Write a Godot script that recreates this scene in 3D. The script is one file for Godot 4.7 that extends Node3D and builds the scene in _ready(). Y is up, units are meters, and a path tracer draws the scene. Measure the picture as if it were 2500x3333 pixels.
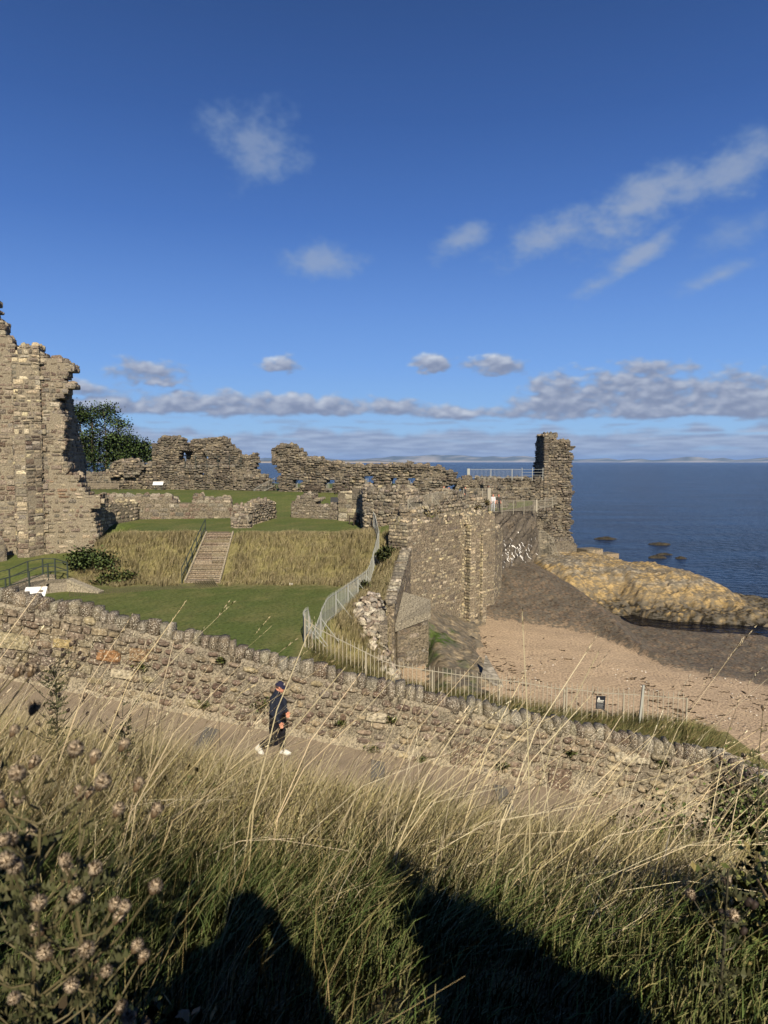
extends Node3D
# A ruined castle on a sea cliff, seen over a grassy bank, a ramp and its wall. Units are metres, y is up, the sea lies at y = 0.
# Plan coordinates are written (x, d): d is the distance ahead, so z = -d.

var rng := RandomNumberGenerator.new()
var M := {}
var T := {}
var taken := {}
var nz := FastNoiseLite.new()
var nf := FastNoiseLite.new()
var nr := FastNoiseLite.new()
var rubble: Array[ArrayMesh] = []
var ashlar: Array[ArrayMesh] = []
var cobble: Array[ArrayMesh] = []
var boulder: Array[ArrayMesh] = []
var block: Array[ArrayMesh] = []


func _ready():
	rng.seed = 20240907
	setup_noise()
	# --- camera ---
	var cam := Camera3D.new()
	cam.name = "camera"
	cam.fov = 72.0
	cam.near = 0.05
	cam.far = 60000.0
	cam.position = Vector3(0, 14, 0)
	cam.rotation.x = -atan(50.5 / 704.7)
	var lens := CameraAttributesPhysical.new()
	lens.frustum_focal_length = 16.5166
	lens.exposure_aperture = 4.0
	lens.frustum_focus_distance = 22.0
	lens.frustum_near = 0.05
	lens.frustum_far = 60000.0
	cam.attributes = lens
	add_child(cam)
	cam.current = true
	# --- sky, air, exposure ---
	var world := WorldEnvironment.new()
	world.name = "world"
	var env := Environment.new()
	env.background_mode = Environment.BG_SKY
	env.sky = Sky.new()
	env.sky.sky_material = make_sky()
	env.background_energy_multiplier = 0.5
	env.tonemap_mode = Environment.TONE_MAPPER_LINEAR
	env.tonemap_exposure = 2.05
	env.sdfgi_enabled = true
	env.ssao_enabled = true
	env.ssil_enabled = true
	env.fog_enabled = true
	env.fog_density = 0.000045
	env.fog_light_color = Color(0.60, 0.76, 1.0)
	world.environment = env
	add_child(world)
	# --- sun: behind the camera and a little to its right, 33 degrees up ---
	var sun := DirectionalLight3D.new()
	sun.name = "sun"
	sun.light_energy = 1.25
	sun.light_color = Color(1.0, 0.945, 0.85)
	sun.light_angular_distance = 0.5
	sun.shadow_enabled = true
	add_child(sun)
	sun.look_at_from_position(Vector3.ZERO, sun_way(), Vector3.UP)
	make_materials()
	make_stones()
	build_ground()
	build_ruins()
	build_path_wall()
	build_fences()
	build_furniture()
	build_people()
	build_plants()


func sun_way() -> Vector3:
	var e := deg_to_rad(32.0)
	var a := deg_to_rad(-10.0)
	return Vector3(sin(a) * cos(e), -sin(e), -cos(a) * cos(e))


func setup_noise():
	nz.seed = 11
	nz.frequency = 1.0
	nz.fractal_octaves = 4
	nf.seed = 23
	nf.frequency = 1.0
	nf.fractal_octaves = 2
	nr.seed = 37
	nr.frequency = 1.0
	nr.fractal_type = FastNoiseLite.FRACTAL_RIDGED
	nr.fractal_octaves = 4


# ---------------------------------------------------------------- names and records
func tag(o: Node, label := "", category := "", group := "", kind := "") -> Node:
	if label:
		o.set_meta("label", label)
	if category:
		o.set_meta("category", category)
	if group:
		o.set_meta("group", group)
	if kind:
		o.set_meta("kind", kind)
	return o


func numbered(called: String) -> String:
	var n: int = taken.get(called, 0)
	taken[called] = n + 1
	return called if n == 0 else "%s_%03d" % [called, n]


func thing(called: String, label: String, category: String, at := Vector3.ZERO, turn := 0.0, group := "") -> Node3D:
	var o := Node3D.new()
	o.name = numbered(called)
	o.position = at
	o.rotation.y = turn
	add_child(o)
	tag(o, label, category, group)
	return o


func put(called: String, mesh: Mesh, m: Material, parent: Node = null, xf := Transform3D()) -> MeshInstance3D:
	var o := MeshInstance3D.new()
	o.name = numbered(called) if parent == null else called
	o.mesh = mesh
	o.material_override = m
	o.transform = xf
	(self if parent == null else parent).add_child(o, true)
	return o


func scatter(called: String, mesh: Mesh, m: Material, xfs: Array, cols: PackedColorArray, parent: Node = null) -> MultiMeshInstance3D:
	var mm := MultiMesh.new()
	mm.transform_format = MultiMesh.TRANSFORM_3D
	mm.use_colors = true
	mm.mesh = mesh
	mm.instance_count = xfs.size()
	for i in xfs.size():
		mm.set_instance_transform(i, xfs[i])
		mm.set_instance_color(i, cols[i])
	var o := MultiMeshInstance3D.new()
	o.name = numbered(called) if parent == null else called
	o.multimesh = mm
	o.material_override = m
	(self if parent == null else parent).add_child(o, true)
	tag(o, "", "", "", "stuff")
	return o


# ---------------------------------------------------------------- shapes
func mb() -> SurfaceTool:
	var st := SurfaceTool.new()
	st.begin(Mesh.PRIMITIVE_TRIANGLES)
	st.set_smooth_group(-1)
	return st


func tri(st: SurfaceTool, a: Vector3, b: Vector3, c: Vector3):
	st.add_vertex(a)
	st.add_vertex(b)
	st.add_vertex(c)


func quad(st: SurfaceTool, a: Vector3, b: Vector3, c: Vector3, d: Vector3):
	tri(st, a, b, c)
	tri(st, a, c, d)


func done(st: SurfaceTool) -> ArrayMesh:
	st.generate_normals()
	return st.commit()


# a box with its own axes: centre, half-size axes
func slab(st: SurfaceTool, c: Vector3, x: Vector3, y: Vector3, z: Vector3):
	var p := [c - x - y - z, c + x - y - z, c + x + y - z, c - x + y - z, c - x - y + z, c + x - y + z, c + x + y + z, c - x + y + z]
	for f in [[4, 7, 6, 5], [1, 2, 3, 0], [5, 6, 2, 1], [0, 3, 7, 4], [7, 3, 2, 6], [0, 4, 5, 1]]:
		quad(st, p[f[0]], p[f[1]], p[f[2]], p[f[3]])


func bx(st: SurfaceTool, x0: float, y0: float, z0: float, x1: float, y1: float, z1: float):
	slab(st, Vector3(x0 + x1, y0 + y1, z0 + z1) / 2, Vector3((x1 - x0) / 2, 0, 0), Vector3(0, (y1 - y0) / 2, 0), Vector3(0, 0, (z1 - z0) / 2))


# a bar of square section from a to b
func bar(st: SurfaceTool, a: Vector3, b: Vector3, w: float, h := -1.0):
	var f := b - a
	var side := f.cross(Vector3.UP)
	if side.length() < 1e-4 * f.length():
		side = Vector3.RIGHT
	side = side.normalized()
	var up := side.cross(f).normalized()
	slab(st, (a + b) / 2, side * w / 2, up * (h if h > 0 else w) / 2, f / 2)


# a round tube through points, radius may change along it
func tube(st: SurfaceTool, pts: Array, radii: Array, sides := 6):
	var rings := []
	for i in pts.size():
		var f: Vector3 = (pts[mini(i + 1, pts.size() - 1)] - pts[maxi(i - 1, 0)]).normalized()
		var side := f.cross(Vector3(0.13, 0.98, 0.15)).normalized()
		var up := side.cross(f)
		var ring := []
		var r: float = radii[mini(i, radii.size() - 1)]
		for k in sides:
			var a := TAU * k / sides
			ring.append(pts[i] + (side * cos(a) + up * sin(a)) * r)
		rings.append(ring)
	for i in rings.size() - 1:
		for k in sides:
			var n := (k + 1) % sides
			quad(st, rings[i][k], rings[i + 1][k], rings[i + 1][n], rings[i][n])
	for k in range(1, sides - 1):
		tri(st, rings[0][0], rings[0][k], rings[0][k + 1])
		tri(st, rings[-1][0], rings[-1][k + 1], rings[-1][k])


func lerp_list(pts: Array, x: float) -> float:
	if x <= pts[0][0]:
		return pts[0][1]
	for i in range(1, pts.size()):
		if x <= pts[i][0]:
			return lerpf(pts[i - 1][1], pts[i][1], (x - pts[i - 1][0]) / (pts[i][0] - pts[i - 1][0]))
	return pts[-1][1]


func at(x: float, d: float, lift := 0.0) -> Vector3:
	return Vector3(x, ground(x, d) + lift, -d)


func r(a: float, b: float) -> float:
	return rng.randf_range(a, b)


func pick(a: Array) -> Variant:
	return a[rng.randi() % a.size()]


# ---------------------------------------------------------------- sky
func make_sky() -> PanoramaSkyMaterial:
	var w := 4096
	var h := 2048
	var small := Image.create_empty(1024, 512, false, Image.FORMAT_RGBA8)
	for y in 512:
		for x in 1024:
			var el := 90.0 - (y + 0.5) * 180.0 / 512
			if el < -2.0:
				small.set_pixel(x, y, Color(0.16, 0.2, 0.26))
			else:
				small.set_pixel(x, y, sky_at(wrapf((x + 0.5) * 360.0 / 1024, -180.0, 180.0), el))
	small.resize(w, h, Image.INTERPOLATE_BILINEAR)
	var k := w / 360.0
	for y in range(int((90 - 38) * k), int((90 + 1) * k)):
		var el := 90.0 - (y + 0.5) / k
		for x in range(int(-36 * k), int(36 * k)):
			small.set_pixel(posmod(x, w), y, sky_at((x + 0.5) / k, el))
	var m := PanoramaSkyMaterial.new()
	m.panorama = ImageTexture.create_from_image(small)
	m.energy_multiplier = 1.0
	return m


const SKY_TONES := [[0.0, Color(0.64, 0.77, 0.90)], [1.5, Color(0.62, 0.77, 0.91)], [4.0, Color(0.555, 0.725, 0.915)], [7.5, Color(0.475, 0.655, 0.90)], [12.0, Color(0.40, 0.575, 0.845)], [18.0, Color(0.30, 0.465, 0.745)], [25.0, Color(0.235, 0.38, 0.635)], [34.0, Color(0.185, 0.305, 0.52)], [60.0, Color(0.14, 0.235, 0.43)], [90.0, Color(0.13, 0.21, 0.39)]]
# high thin clouds: azimuth, elevation, half-width, half-height, slant, strength
const WISPS := [[-9.9, 23.5, 4.0, 3.0, -0.1, 0.6], [-4.9, 15.4, 3.4, 1.5, 0.05, 0.62], [6.4, 17.1, 2.5, 1.4, 0.35, 0.66], [13.5, 17.1, 5.2, 1.6, 0.33, 0.75], [19.0, 18.3, 5.8, 2.4, 0.3, 0.8], [25.5, 19.9, 6.0, 1.9, 0.2, 0.72], [19.8, 15.2, 4.8, 1.2, 0.62, 0.75], [24.6, 13.0, 3.2, 0.8, 0.28, 0.6], [26.2, 16.0, 4.0, 1.3, 0.2, 0.42], [30.5, 21.0, 5.0, 1.8, 0.2, 0.6]]
# small heaped clouds: azimuth, elevation of the base, half-width, height
const PUFFS := [[-18.2, 5.9, 3.0, 2.1], [-8.3, 7.2, 1.7, 1.6], [3.8, 7.2, 1.7, 1.7], [8.9, 6.9, 3.0, 1.9], [19.4, 5.2, 5.2, 2.6], [14.1, 5.1, 2.8, 1.9], [26.3, 4.9, 3.4, 1.9], [-24.0, 5.0, 3.0, 1.2]]


func sky_tone(el: float) -> Color:
	for i in range(1, SKY_TONES.size()):
		if el <= SKY_TONES[i][0]:
			return SKY_TONES[i - 1][1].lerp(SKY_TONES[i][1], clampf((el - SKY_TONES[i - 1][0]) / (SKY_TONES[i][0] - SKY_TONES[i - 1][0]), 0, 1))
	return SKY_TONES[-1][1]


func sky_at(az: float, el: float) -> Color:
	var c := sky_tone(el)
	if el > 60:
		return c
	# thin high cloud
	var thin := 0.0
	if el > 10.0:
		for q in WISPS:
			var dx: float = az - q[0]
			if absf(dx) > q[2] * 1.8:
				continue
			var dy: float = el - q[1] - dx * q[4]
			var rr := sqrt(dx * dx / (q[2] * q[2]) + dy * dy / (q[3] * q[3]))
			if rr < 1.6:
				var n := nz.get_noise_2d(az * 0.16 + dy * 0.1, el * 0.27 - dx * 0.05) * 0.7 + nz.get_noise_2d(az * 0.55 + 31 + dy * 0.3, el * 0.85) * 0.3 + nz.get_noise_2d(az * 1.5 + el * 0.5, el * 2.4 - az * 0.4) * 0.17
				thin = maxf(thin, q[5] * 0.92 * smoothstep(-0.15, 1.05, 1.0 - rr + n * 0.8))
		if absf(az) > 38:
			var g := nz.get_noise_2d(az * 0.07 + 5, el * 0.1 + 3) * 1.2 + nz.get_noise_2d(az * 0.4, el * 0.5) * 0.4
			thin = maxf(thin, 0.6 * smoothstep(0.35, 0.9, g) * smoothstep(38, 50, absf(az)) * smoothstep(60, 40, el))
		c = c.lerp(Color(0.66, 0.69, 0.755), thin)
		return c
	# low layered cloud near the horizon
	var lay := nz.get_noise_2d(az * 0.06 + 71, el * 1.1) * 0.6 + nz.get_noise_2d(az * 0.22, el * 2.2 + 9) * 0.35
	var a := smoothstep(-0.25, 0.3, lay + 0.42) * smoothstep(0.0, 0.25, el) * smoothstep(2.75, 2.1, el + nz.get_noise_2d(az * 0.2, 3.0) * 0.8)
	var lit := clampf(0.5 + nz.get_noise_2d(az * 0.25 + 15, el * 3.4) * 1.3, 0, 1)
	c = c.lerp(Color(0.545, 0.60, 0.71).lerp(Color(0.66, 0.715, 0.81), lit), a * 0.92)
	var streak := smoothstep(0.1, 0.45, nz.get_noise_2d(az * 0.16 + 40, el * 2.0 + 50)) * smoothstep(2.2, 2.7, el) * smoothstep(3.6, 3.1, el)
	c = c.lerp(Color(0.56, 0.63, 0.74), streak * 0.55)
	# the long bank of heaped cloud, and small heaps above it
	var d0 := heap(az, el)
	if d0 > 0.0:
		var up := heap(az - 0.22, el + 0.42)
		var shade := clampf(0.16 + (d0 - up) * 0.75 + nz.get_noise_2d(az * 0.45, el * 1.1) * 0.3, 0, 1)
		var body := Color(0.515, 0.555, 0.655).lerp(Color(0.82, 0.84, 0.88), shade)
		c = c.lerp(body, smoothstep(-0.02, 0.62, d0) * 0.93)
	return c


func heap(az: float, el: float) -> float:
	var n1 := nz.get_noise_2d(az * 0.2, el * 0.45 + 20)
	var n2 := nz.get_noise_2d(az * 0.62 + 7, el * 1.25)
	var n := n1 * 0.6 + n2 * 0.36
	var big := nf.get_noise_2d(az * 0.085 + 2.0, 8.0)
	var grow := smoothstep(-10.0, 32.0, az) * smoothstep(70.0, 40.0, az)
	var base := 3.55 - 0.55 * grow + 0.25 * nf.get_noise_2d(az * 0.12, 1.0)
	var top := 5.0 + 1.1 * big + 0.75 * grow + 0.5 * nf.get_noise_2d(az * 0.4, 4.0)
	var v := minf((el - base) / 0.55, (top - el) / 1.25)
	var d := clampf(v, -1.5, 0.62) + n * 0.95 + 0.06
	d = minf(d, (el - base + 0.25 + n2 * 0.35) / 0.5)
	for q in PUFFS:
		var dx: float = (az - q[0]) / q[2]
		if absf(dx) < 1.5:
			var dy: float = (el - q[1]) / q[3]
			var e := 1.0 - sqrt(dx * dx * 0.95 + pow(maxf(dy - 0.25, 0) / 0.75, 2)) - maxf(0.0, 0.25 - dy) * 0.6
			d = maxf(d, minf(minf(e * 1.3, 0.7) + n * 1.15 - 0.08, (el - q[1] + 0.25 + n2 * 0.5 - n1 * 0.3) / 0.5))
	return clampf(d, -1, 1.2)


# ---------------------------------------------------------------- materials
func lin(red: float, green: float, blue: float) -> Color:
	return Color(red, green, blue).linear_to_srgb()


func noise_tex(freq: float, octaves: int, stops: Array, sd := 1, kind := FastNoiseLite.TYPE_SIMPLEX_SMOOTH, size := 512, cell := FastNoiseLite.RETURN_DISTANCE) -> NoiseTexture2D:
	var n := FastNoiseLite.new()
	n.seed = sd
	n.noise_type = kind
	n.frequency = freq
	n.fractal_octaves = octaves
	n.fractal_gain = 0.55
	n.cellular_return_type = cell
	if octaves <= 1:
		n.fractal_type = FastNoiseLite.FRACTAL_NONE
	var t := NoiseTexture2D.new()
	t.width = size
	t.height = size
	t.seamless = true
	t.seamless_blend_skirt = 0.2
	t.noise = n
	if stops.size():
		var g := Gradient.new()
		var off := PackedFloat32Array()
		var col := PackedColorArray()
		for s in stops:
			off.append(s[0])
			col.append(s[1] if s[1] is Color else Color(s[1], s[1], s[1]))
		g.offsets = off
		g.colors = col
		t.color_ramp = g
	return t


func mat(called: String, c := Color.WHITE, rough := 0.9) -> StandardMaterial3D:
	var m := StandardMaterial3D.new()
	m.resource_name = called
	m.albedo_color = c
	m.roughness = rough
	m.metallic_specular = 0.3
	M[called] = m
	return m


# a surface whose base colour is in the vertices (or in its colour), with grain, relief and patches computed in world space
func rough_mat(called: String, grain: String, tile: float, relief: String, relief_cm: float, patch := "", patch_color := Color.WHITE, patch_tile := 1.0, stretch := Vector3.ONE) -> StandardMaterial3D:
	var m := mat(called)
	m.vertex_color_use_as_albedo = true
	m.albedo_texture = T[grain]
	m.uv1_triplanar = true
	m.uv1_world_triplanar = true
	m.uv1_scale = Vector3.ONE / tile
	m.uv1_triplanar_sharpness = 4.0
	if relief:
		m.heightmap_enabled = true
		m.heightmap_texture = T[relief]
		m.heightmap_scale = relief_cm
	if patch:
		m.detail_enabled = true
		m.detail_blend_mode = BaseMaterial3D.BLEND_MODE_MIX
		m.detail_uv_layer = BaseMaterial3D.DETAIL_UV_2
		m.uv2_triplanar = true
		m.uv2_world_triplanar = true
		m.uv2_scale = stretch / patch_tile
		m.detail_albedo = T[patch + "_tone"]
		m.detail_mask = T[patch]
	return m


func flat_tex(c: Color) -> ImageTexture:
	var im := Image.create_empty(4, 4, false, Image.FORMAT_RGBA8)
	im.fill(c)
	return ImageTexture.create_from_image(im)


func make_materials():
	T.grain = noise_tex(0.018, 5, [[0.0, 0.42], [0.38, 0.74], [0.6, 0.9], [1.0, 1.0]], 3)
	T.soft = noise_tex(0.012, 5, [[0.0, 0.6], [0.5, 0.85], [1.0, 1.0]], 5)
	T.sand = noise_tex(0.03, 4, [[0.0, 0.62], [0.42, 0.86], [0.7, 0.97], [1.0, 1.0]], 9)
	T.lawn = noise_tex(0.02, 5, [[0.0, Color(0.62, 0.66, 0.55)], [0.45, Color(0.85, 0.87, 0.8)], [1.0, Color(1, 1, 0.98)]], 7)
	T.bump = noise_tex(0.03, 5, [], 13)
	T.pits = noise_tex(0.05, 3, [[0.0, 0.0], [0.4, 0.7], [1.0, 1.0]], 15)
	T.lichen = noise_tex(0.04, 1, [[0.0, 1.0], [0.14, 1.0], [0.22, 0.0], [1.0, 0.0]], 17, FastNoiseLite.TYPE_CELLULAR)
	T.lichen_tone = flat_tex(lin(0.50, 0.47, 0.40))
	T.specks = noise_tex(0.03, 4, [[0.0, 0.0], [0.66, 0.0], [0.74, 0.8], [1.0, 1.0]], 19)
	T.specks_tone = flat_tex(lin(0.40, 0.37, 0.30))
	T.streak = noise_tex(0.014, 5, [[0.0, 0.0], [0.49, 0.0], [0.6, 0.8], [1.0, 0.95]], 21)
	T.streak_tone = flat_tex(lin(0.085, 0.078, 0.066))
	T.mould = noise_tex(0.01, 5, [[0.0, 0.0], [0.45, 0.0], [0.62, 0.7], [1.0, 0.85]], 25)
	T.mould_tone = flat_tex(lin(0.10, 0.092, 0.075))
	rough_mat("stone", "grain", 1.3, "bump", 2.0, "specks", Color.WHITE, 1.6)
	rough_mat("far_stone", "grain", 1.9, "bump", 5.0, "mould", Color.WHITE, 3.4)
	rough_mat("sea_stone", "grain", 2.1, "bump", 2.5, "streak", Color.WHITE, 7.0, Vector3(1, 0.1, 1))
	rough_mat("coping", "grain", 0.9, "bump", 2.5, "lichen", Color.WHITE, 1.15)
	rough_mat("mortar", "grain", 0.8, "bump", 2.5, "specks", Color.WHITE, 0.8)
	rough_mat("rubble_core", "grain", 1.7, "bump", 9.0)
	rough_mat("lawn", "lawn", 2.7, "bump", 1.5)
	rough_mat("earth", "soft", 1.6, "bump", 3.0)
	rough_mat("sand", "sand", 3.4, "pits", 6.5)
	rough_mat("rock", "grain", 4.0, "bump", 5.0, "mould", Color.WHITE, 9.0)
	M.rock.uv1_scale = Vector3(0.2, 0.75, 0.3)
	rough_mat("shelf", "grain", 3.2, "bump", 7.0, "mould", Color.WHITE, 9.0)
	rough_mat("dark_rock", "grain", 3.0, "bump", 9.0)
	rough_mat("tarmac", "sand", 0.5, "pits", 0.6)
	var blade := mat("blade", Color.WHITE, 0.75)
	blade.vertex_color_use_as_albedo = true
	blade.cull_mode = BaseMaterial3D.CULL_DISABLED
	blade.backlight_enabled = true
	blade.backlight = Color(0.25, 0.25, 0.2)
	var leaf := mat("leaf", Color.WHITE, 0.6)
	leaf.vertex_color_use_as_albedo = true
	leaf.cull_mode = BaseMaterial3D.CULL_DISABLED
	leaf.backlight_enabled = true
	leaf.backlight = Color(0.18, 0.2, 0.1)
	var plain := mat("plain", Color.WHITE, 0.85)
	plain.vertex_color_use_as_albedo = true
	mat("bark", lin(0.12, 0.095, 0.07), 0.95)
	mat("galvanised", lin(0.27, 0.28, 0.26), 0.55).metallic_specular = 0.4
	mat("pale_iron", lin(0.27, 0.25, 0.20), 0.75)
	mat("dark_paint", lin(0.035, 0.045, 0.04), 0.5)
	mat("bench_wood", lin(0.045, 0.035, 0.028), 0.8)
	mat("old_wood", lin(0.16, 0.135, 0.10), 0.9)
	mat("board_white", lin(0.72, 0.72, 0.70), 0.5)
	mat("sign_black", lin(0.012, 0.014, 0.02), 0.45)
	mat("sign_white", lin(0.7, 0.7, 0.66), 0.5)
	mat("sign_grey", lin(0.25, 0.26, 0.27), 0.5)
	mat("weed_black", lin(0.02, 0.015, 0.01), 0.9)
	mat("litter", lin(0.8, 0.8, 0.78), 0.8)
	mat("guano", lin(0.72, 0.70, 0.66), 0.9)
	var sea := mat("sea", lin(0.006, 0.028, 0.078), 0.2)
	sea.metallic_specular = 0.25
	sea.normal_enabled = true
	var waves := noise_tex(0.022, 4, [], 41, FastNoiseLite.TYPE_SIMPLEX_SMOOTH, 1024)
	waves.as_normal_map = true
	waves.bump_strength = 14.0
	sea.normal_texture = waves
	sea.normal_scale = 1.0
	sea.uv1_triplanar = true
	sea.uv1_world_triplanar = true
	sea.uv1_scale = Vector3(0.014, 0.05, 0.042)
	T.swell = noise_tex(0.006, 4, [[0.0, 0.55], [0.5, 0.8], [1.0, 1.0]], 43)
	sea.albedo_texture = T.swell
	T.drift = noise_tex(0.012, 5, [[0.0, 0.3], [0.4, 0.66], [0.62, 1.0], [1.0, 1.0]], 47)
	sea.detail_enabled = true
	sea.detail_blend_mode = BaseMaterial3D.BLEND_MODE_MUL
	sea.detail_uv_layer = BaseMaterial3D.DETAIL_UV_2
	sea.uv2_triplanar = true
	sea.uv2_world_triplanar = true
	sea.uv2_scale = Vector3(0.0022, 0.01, 0.011)
	sea.detail_albedo = T.drift
	var pool := sea.duplicate() as StandardMaterial3D
	pool.albedo_color = lin(0.030, 0.022, 0.012)
	pool.roughness = 0.1
	M.pool = pool


# ---------------------------------------------------------------- stones
# one stone of unit size, its face at z = +0.5; few triangles, every one a little different
func stone_shape(cut: float, inset: float, wobble: float, smooth: bool) -> ArrayMesh:
	var st := mb()
	if smooth:
		st.set_smooth_group(0)
	var c := []
	for k in 4:
		c.append(cut * r(0.5, 1.5))
	var out := [Vector2(-0.5 + c[0], -0.5), Vector2(0.5 - c[1], -0.5), Vector2(0.5, -0.5 + c[1]), Vector2(0.5, 0.5 - c[2]), Vector2(0.5 - c[2], 0.5), Vector2(-0.5 + c[3], 0.5), Vector2(-0.5, 0.5 - c[3]), Vector2(-0.5, -0.5 + c[0])]
	var back := []
	var edge := []
	var face := []
	for q in out:
		var j: Vector2 = q * (1.0 + r(-wobble, wobble * 0.3))
		back.append(Vector3(j.x, j.y, -0.5))
		edge.append(Vector3(j.x, j.y, 0.12 + r(-0.1, 0.08)))
		var i: Vector2 = j * (1.0 - inset * r(0.6, 1.4))
		face.append(Vector3(i.x, i.y, 0.42 + r(-0.14, 0.08)))
	var mid := Vector3(r(-0.12, 0.12), r(-0.12, 0.12), 0.5)
	for k in 8:
		var n := (k + 1) % 8
		quad(st, back[k], edge[k], edge[n], back[n])
		quad(st, edge[k], face[k], face[n], edge[n])
		tri(st, face[k], mid, face[n])
	return done(st)


# a rounded upright cobble for copings and boulders
func cobble_shape(power: float, wobble: float, rows := 4, cols := 7) -> ArrayMesh:
	var st := mb()
	st.set_smooth_group(0)
	var g := []
	for i in rows + 1:
		var ring := []
		var th := PI * i / rows
		for k in cols:
			var ph := TAU * k / cols
			var v := Vector3(sin(th) * cos(ph), cos(th), sin(th) * sin(ph))
			var m := pow(pow(absf(v.x), power) + pow(absf(v.y), power) + pow(absf(v.z), power), -1.0 / power)
			ring.append(v * m * 0.5 * (1.0 + r(-wobble, wobble)))
		g.append(ring)
	var top := Vector3(0, 0.5, 0)
	var low := Vector3(0, -0.5, 0)
	for k in cols:
		var n := (k + 1) % cols
		tri(st, top, g[1][k], g[1][n])
		tri(st, low, g[rows - 1][n], g[rows - 1][k])
		for i in range(1, rows - 1):
			quad(st, g[i][k], g[i + 1][k], g[i + 1][n], g[i][n])
	return done(st)


func make_stones():
	for i in 14:
		rubble.append(stone_shape(0.16, 0.2, 0.12, true))
	for i in 10:
		ashlar.append(stone_shape(0.05, 0.09, 0.03, false))
	for i in 10:
		cobble.append(cobble_shape(3.4, 0.13))
	for i in 12:
		boulder.append(stone_shape(0.27, 0.24, 0.14, true))
	for i in 8:
		block.append(cobble_shape(5.0, 0.07))


# a heap of stones being laid for one thing
func masonry(root: Node3D, m: String, core := "rubble_core", core_tone := Color(0.3, 0.26, 0.2)) -> Dictionary:
	return {"root": root, "m": m, "core_m": core, "core_tone": core_tone, "stones": [], "core": mb()}


func jitter_tone(c: Color, amount := 0.36) -> Color:
	var k := 1.0 + r(-amount, amount)
	return Color(c.r * k * (1.0 + r(-0.04, 0.04)), c.g * k, c.b * k * (1.0 + r(-0.06, 0.06)))


func lay(R: Dictionary, shapes: Array, xf: Transform3D, tone: Color):
	var size := xf.basis.x.length() * xf.basis.y.length() / maxf(1.0, (xf.origin - Vector3(0, 14, 0)).length_squared())
	R.stones.append([size, pick(shapes), xf, tone])


# commits the stones: the 300 that show largest are parts, the rest is one joined part
func finish(R: Dictionary, most := 300, called := "stone", core_called := "mortar"):
	var list: Array = R.stones
	list.sort_custom(func(a, b): return a[0] > b[0])
	var shared := {}
	for i in mini(most, list.size()):
		var s: Array = list[i]
		# alike pieces share a mesh that wears their tone
		var tone: Color = s[3]
		var key := [s[1], int(tone.r * 28.0), int(tone.g * 28.0), int(tone.b * 28.0)]
		if not shared.has(key):
			var arr: Array = (s[1] as ArrayMesh).surface_get_arrays(0)
			var cols := PackedColorArray()
			cols.resize(arr[Mesh.ARRAY_VERTEX].size())
			cols.fill(tone)
			arr[Mesh.ARRAY_COLOR] = cols
			var am := ArrayMesh.new()
			am.add_surface_from_arrays(Mesh.PRIMITIVE_TRIANGLES, arr)
			shared[key] = am
		put(called, shared[key], M[R.m], R.root, s[2])
	if list.size() > most:
		var v := PackedVector3Array()
		var n := PackedVector3Array()
		var c := PackedColorArray()
		var ix := PackedInt32Array()
		for i in range(most, list.size()):
			var s: Array = list[i]
			var arr: Array = (s[1] as ArrayMesh).surface_get_arrays(0)
			var base := v.size()
			var xf: Transform3D = s[2]
			v.append_array(xf * (arr[Mesh.ARRAY_VERTEX] as PackedVector3Array))
			var turn := Transform3D(Basis(xf.basis.x.normalized() / xf.basis.x.length(), xf.basis.y.normalized() / xf.basis.y.length(), xf.basis.z.normalized() / xf.basis.z.length()), Vector3.ZERO)
			var nn: PackedVector3Array = turn * (arr[Mesh.ARRAY_NORMAL] as PackedVector3Array)
			for k in nn.size():
				nn[k] = nn[k].normalized()
			n.append_array(nn)
			var cols := PackedColorArray()
			cols.resize(nn.size())
			cols.fill(s[3])
			c.append_array(cols)
			if arr[Mesh.ARRAY_INDEX] != null and (arr[Mesh.ARRAY_INDEX] as PackedInt32Array).size():
				for k in arr[Mesh.ARRAY_INDEX]:
					ix.append(base + k)
			else:
				for k in nn.size():
					ix.append(base + k)
		var arrays := []
		arrays.resize(Mesh.ARRAY_MAX)
		arrays[Mesh.ARRAY_VERTEX] = v
		arrays[Mesh.ARRAY_NORMAL] = n
		arrays[Mesh.ARRAY_COLOR] = c
		arrays[Mesh.ARRAY_INDEX] = ix
		var am := ArrayMesh.new()
		am.add_surface_from_arrays(Mesh.PRIMITIVE_TRIANGLES, arrays)
		tag(put("small_" + called + "s", am, M[R.m], R.root), "", "", "", "stuff")
	put(core_called, done(R.core), M[R.core_m], R.root)


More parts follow.
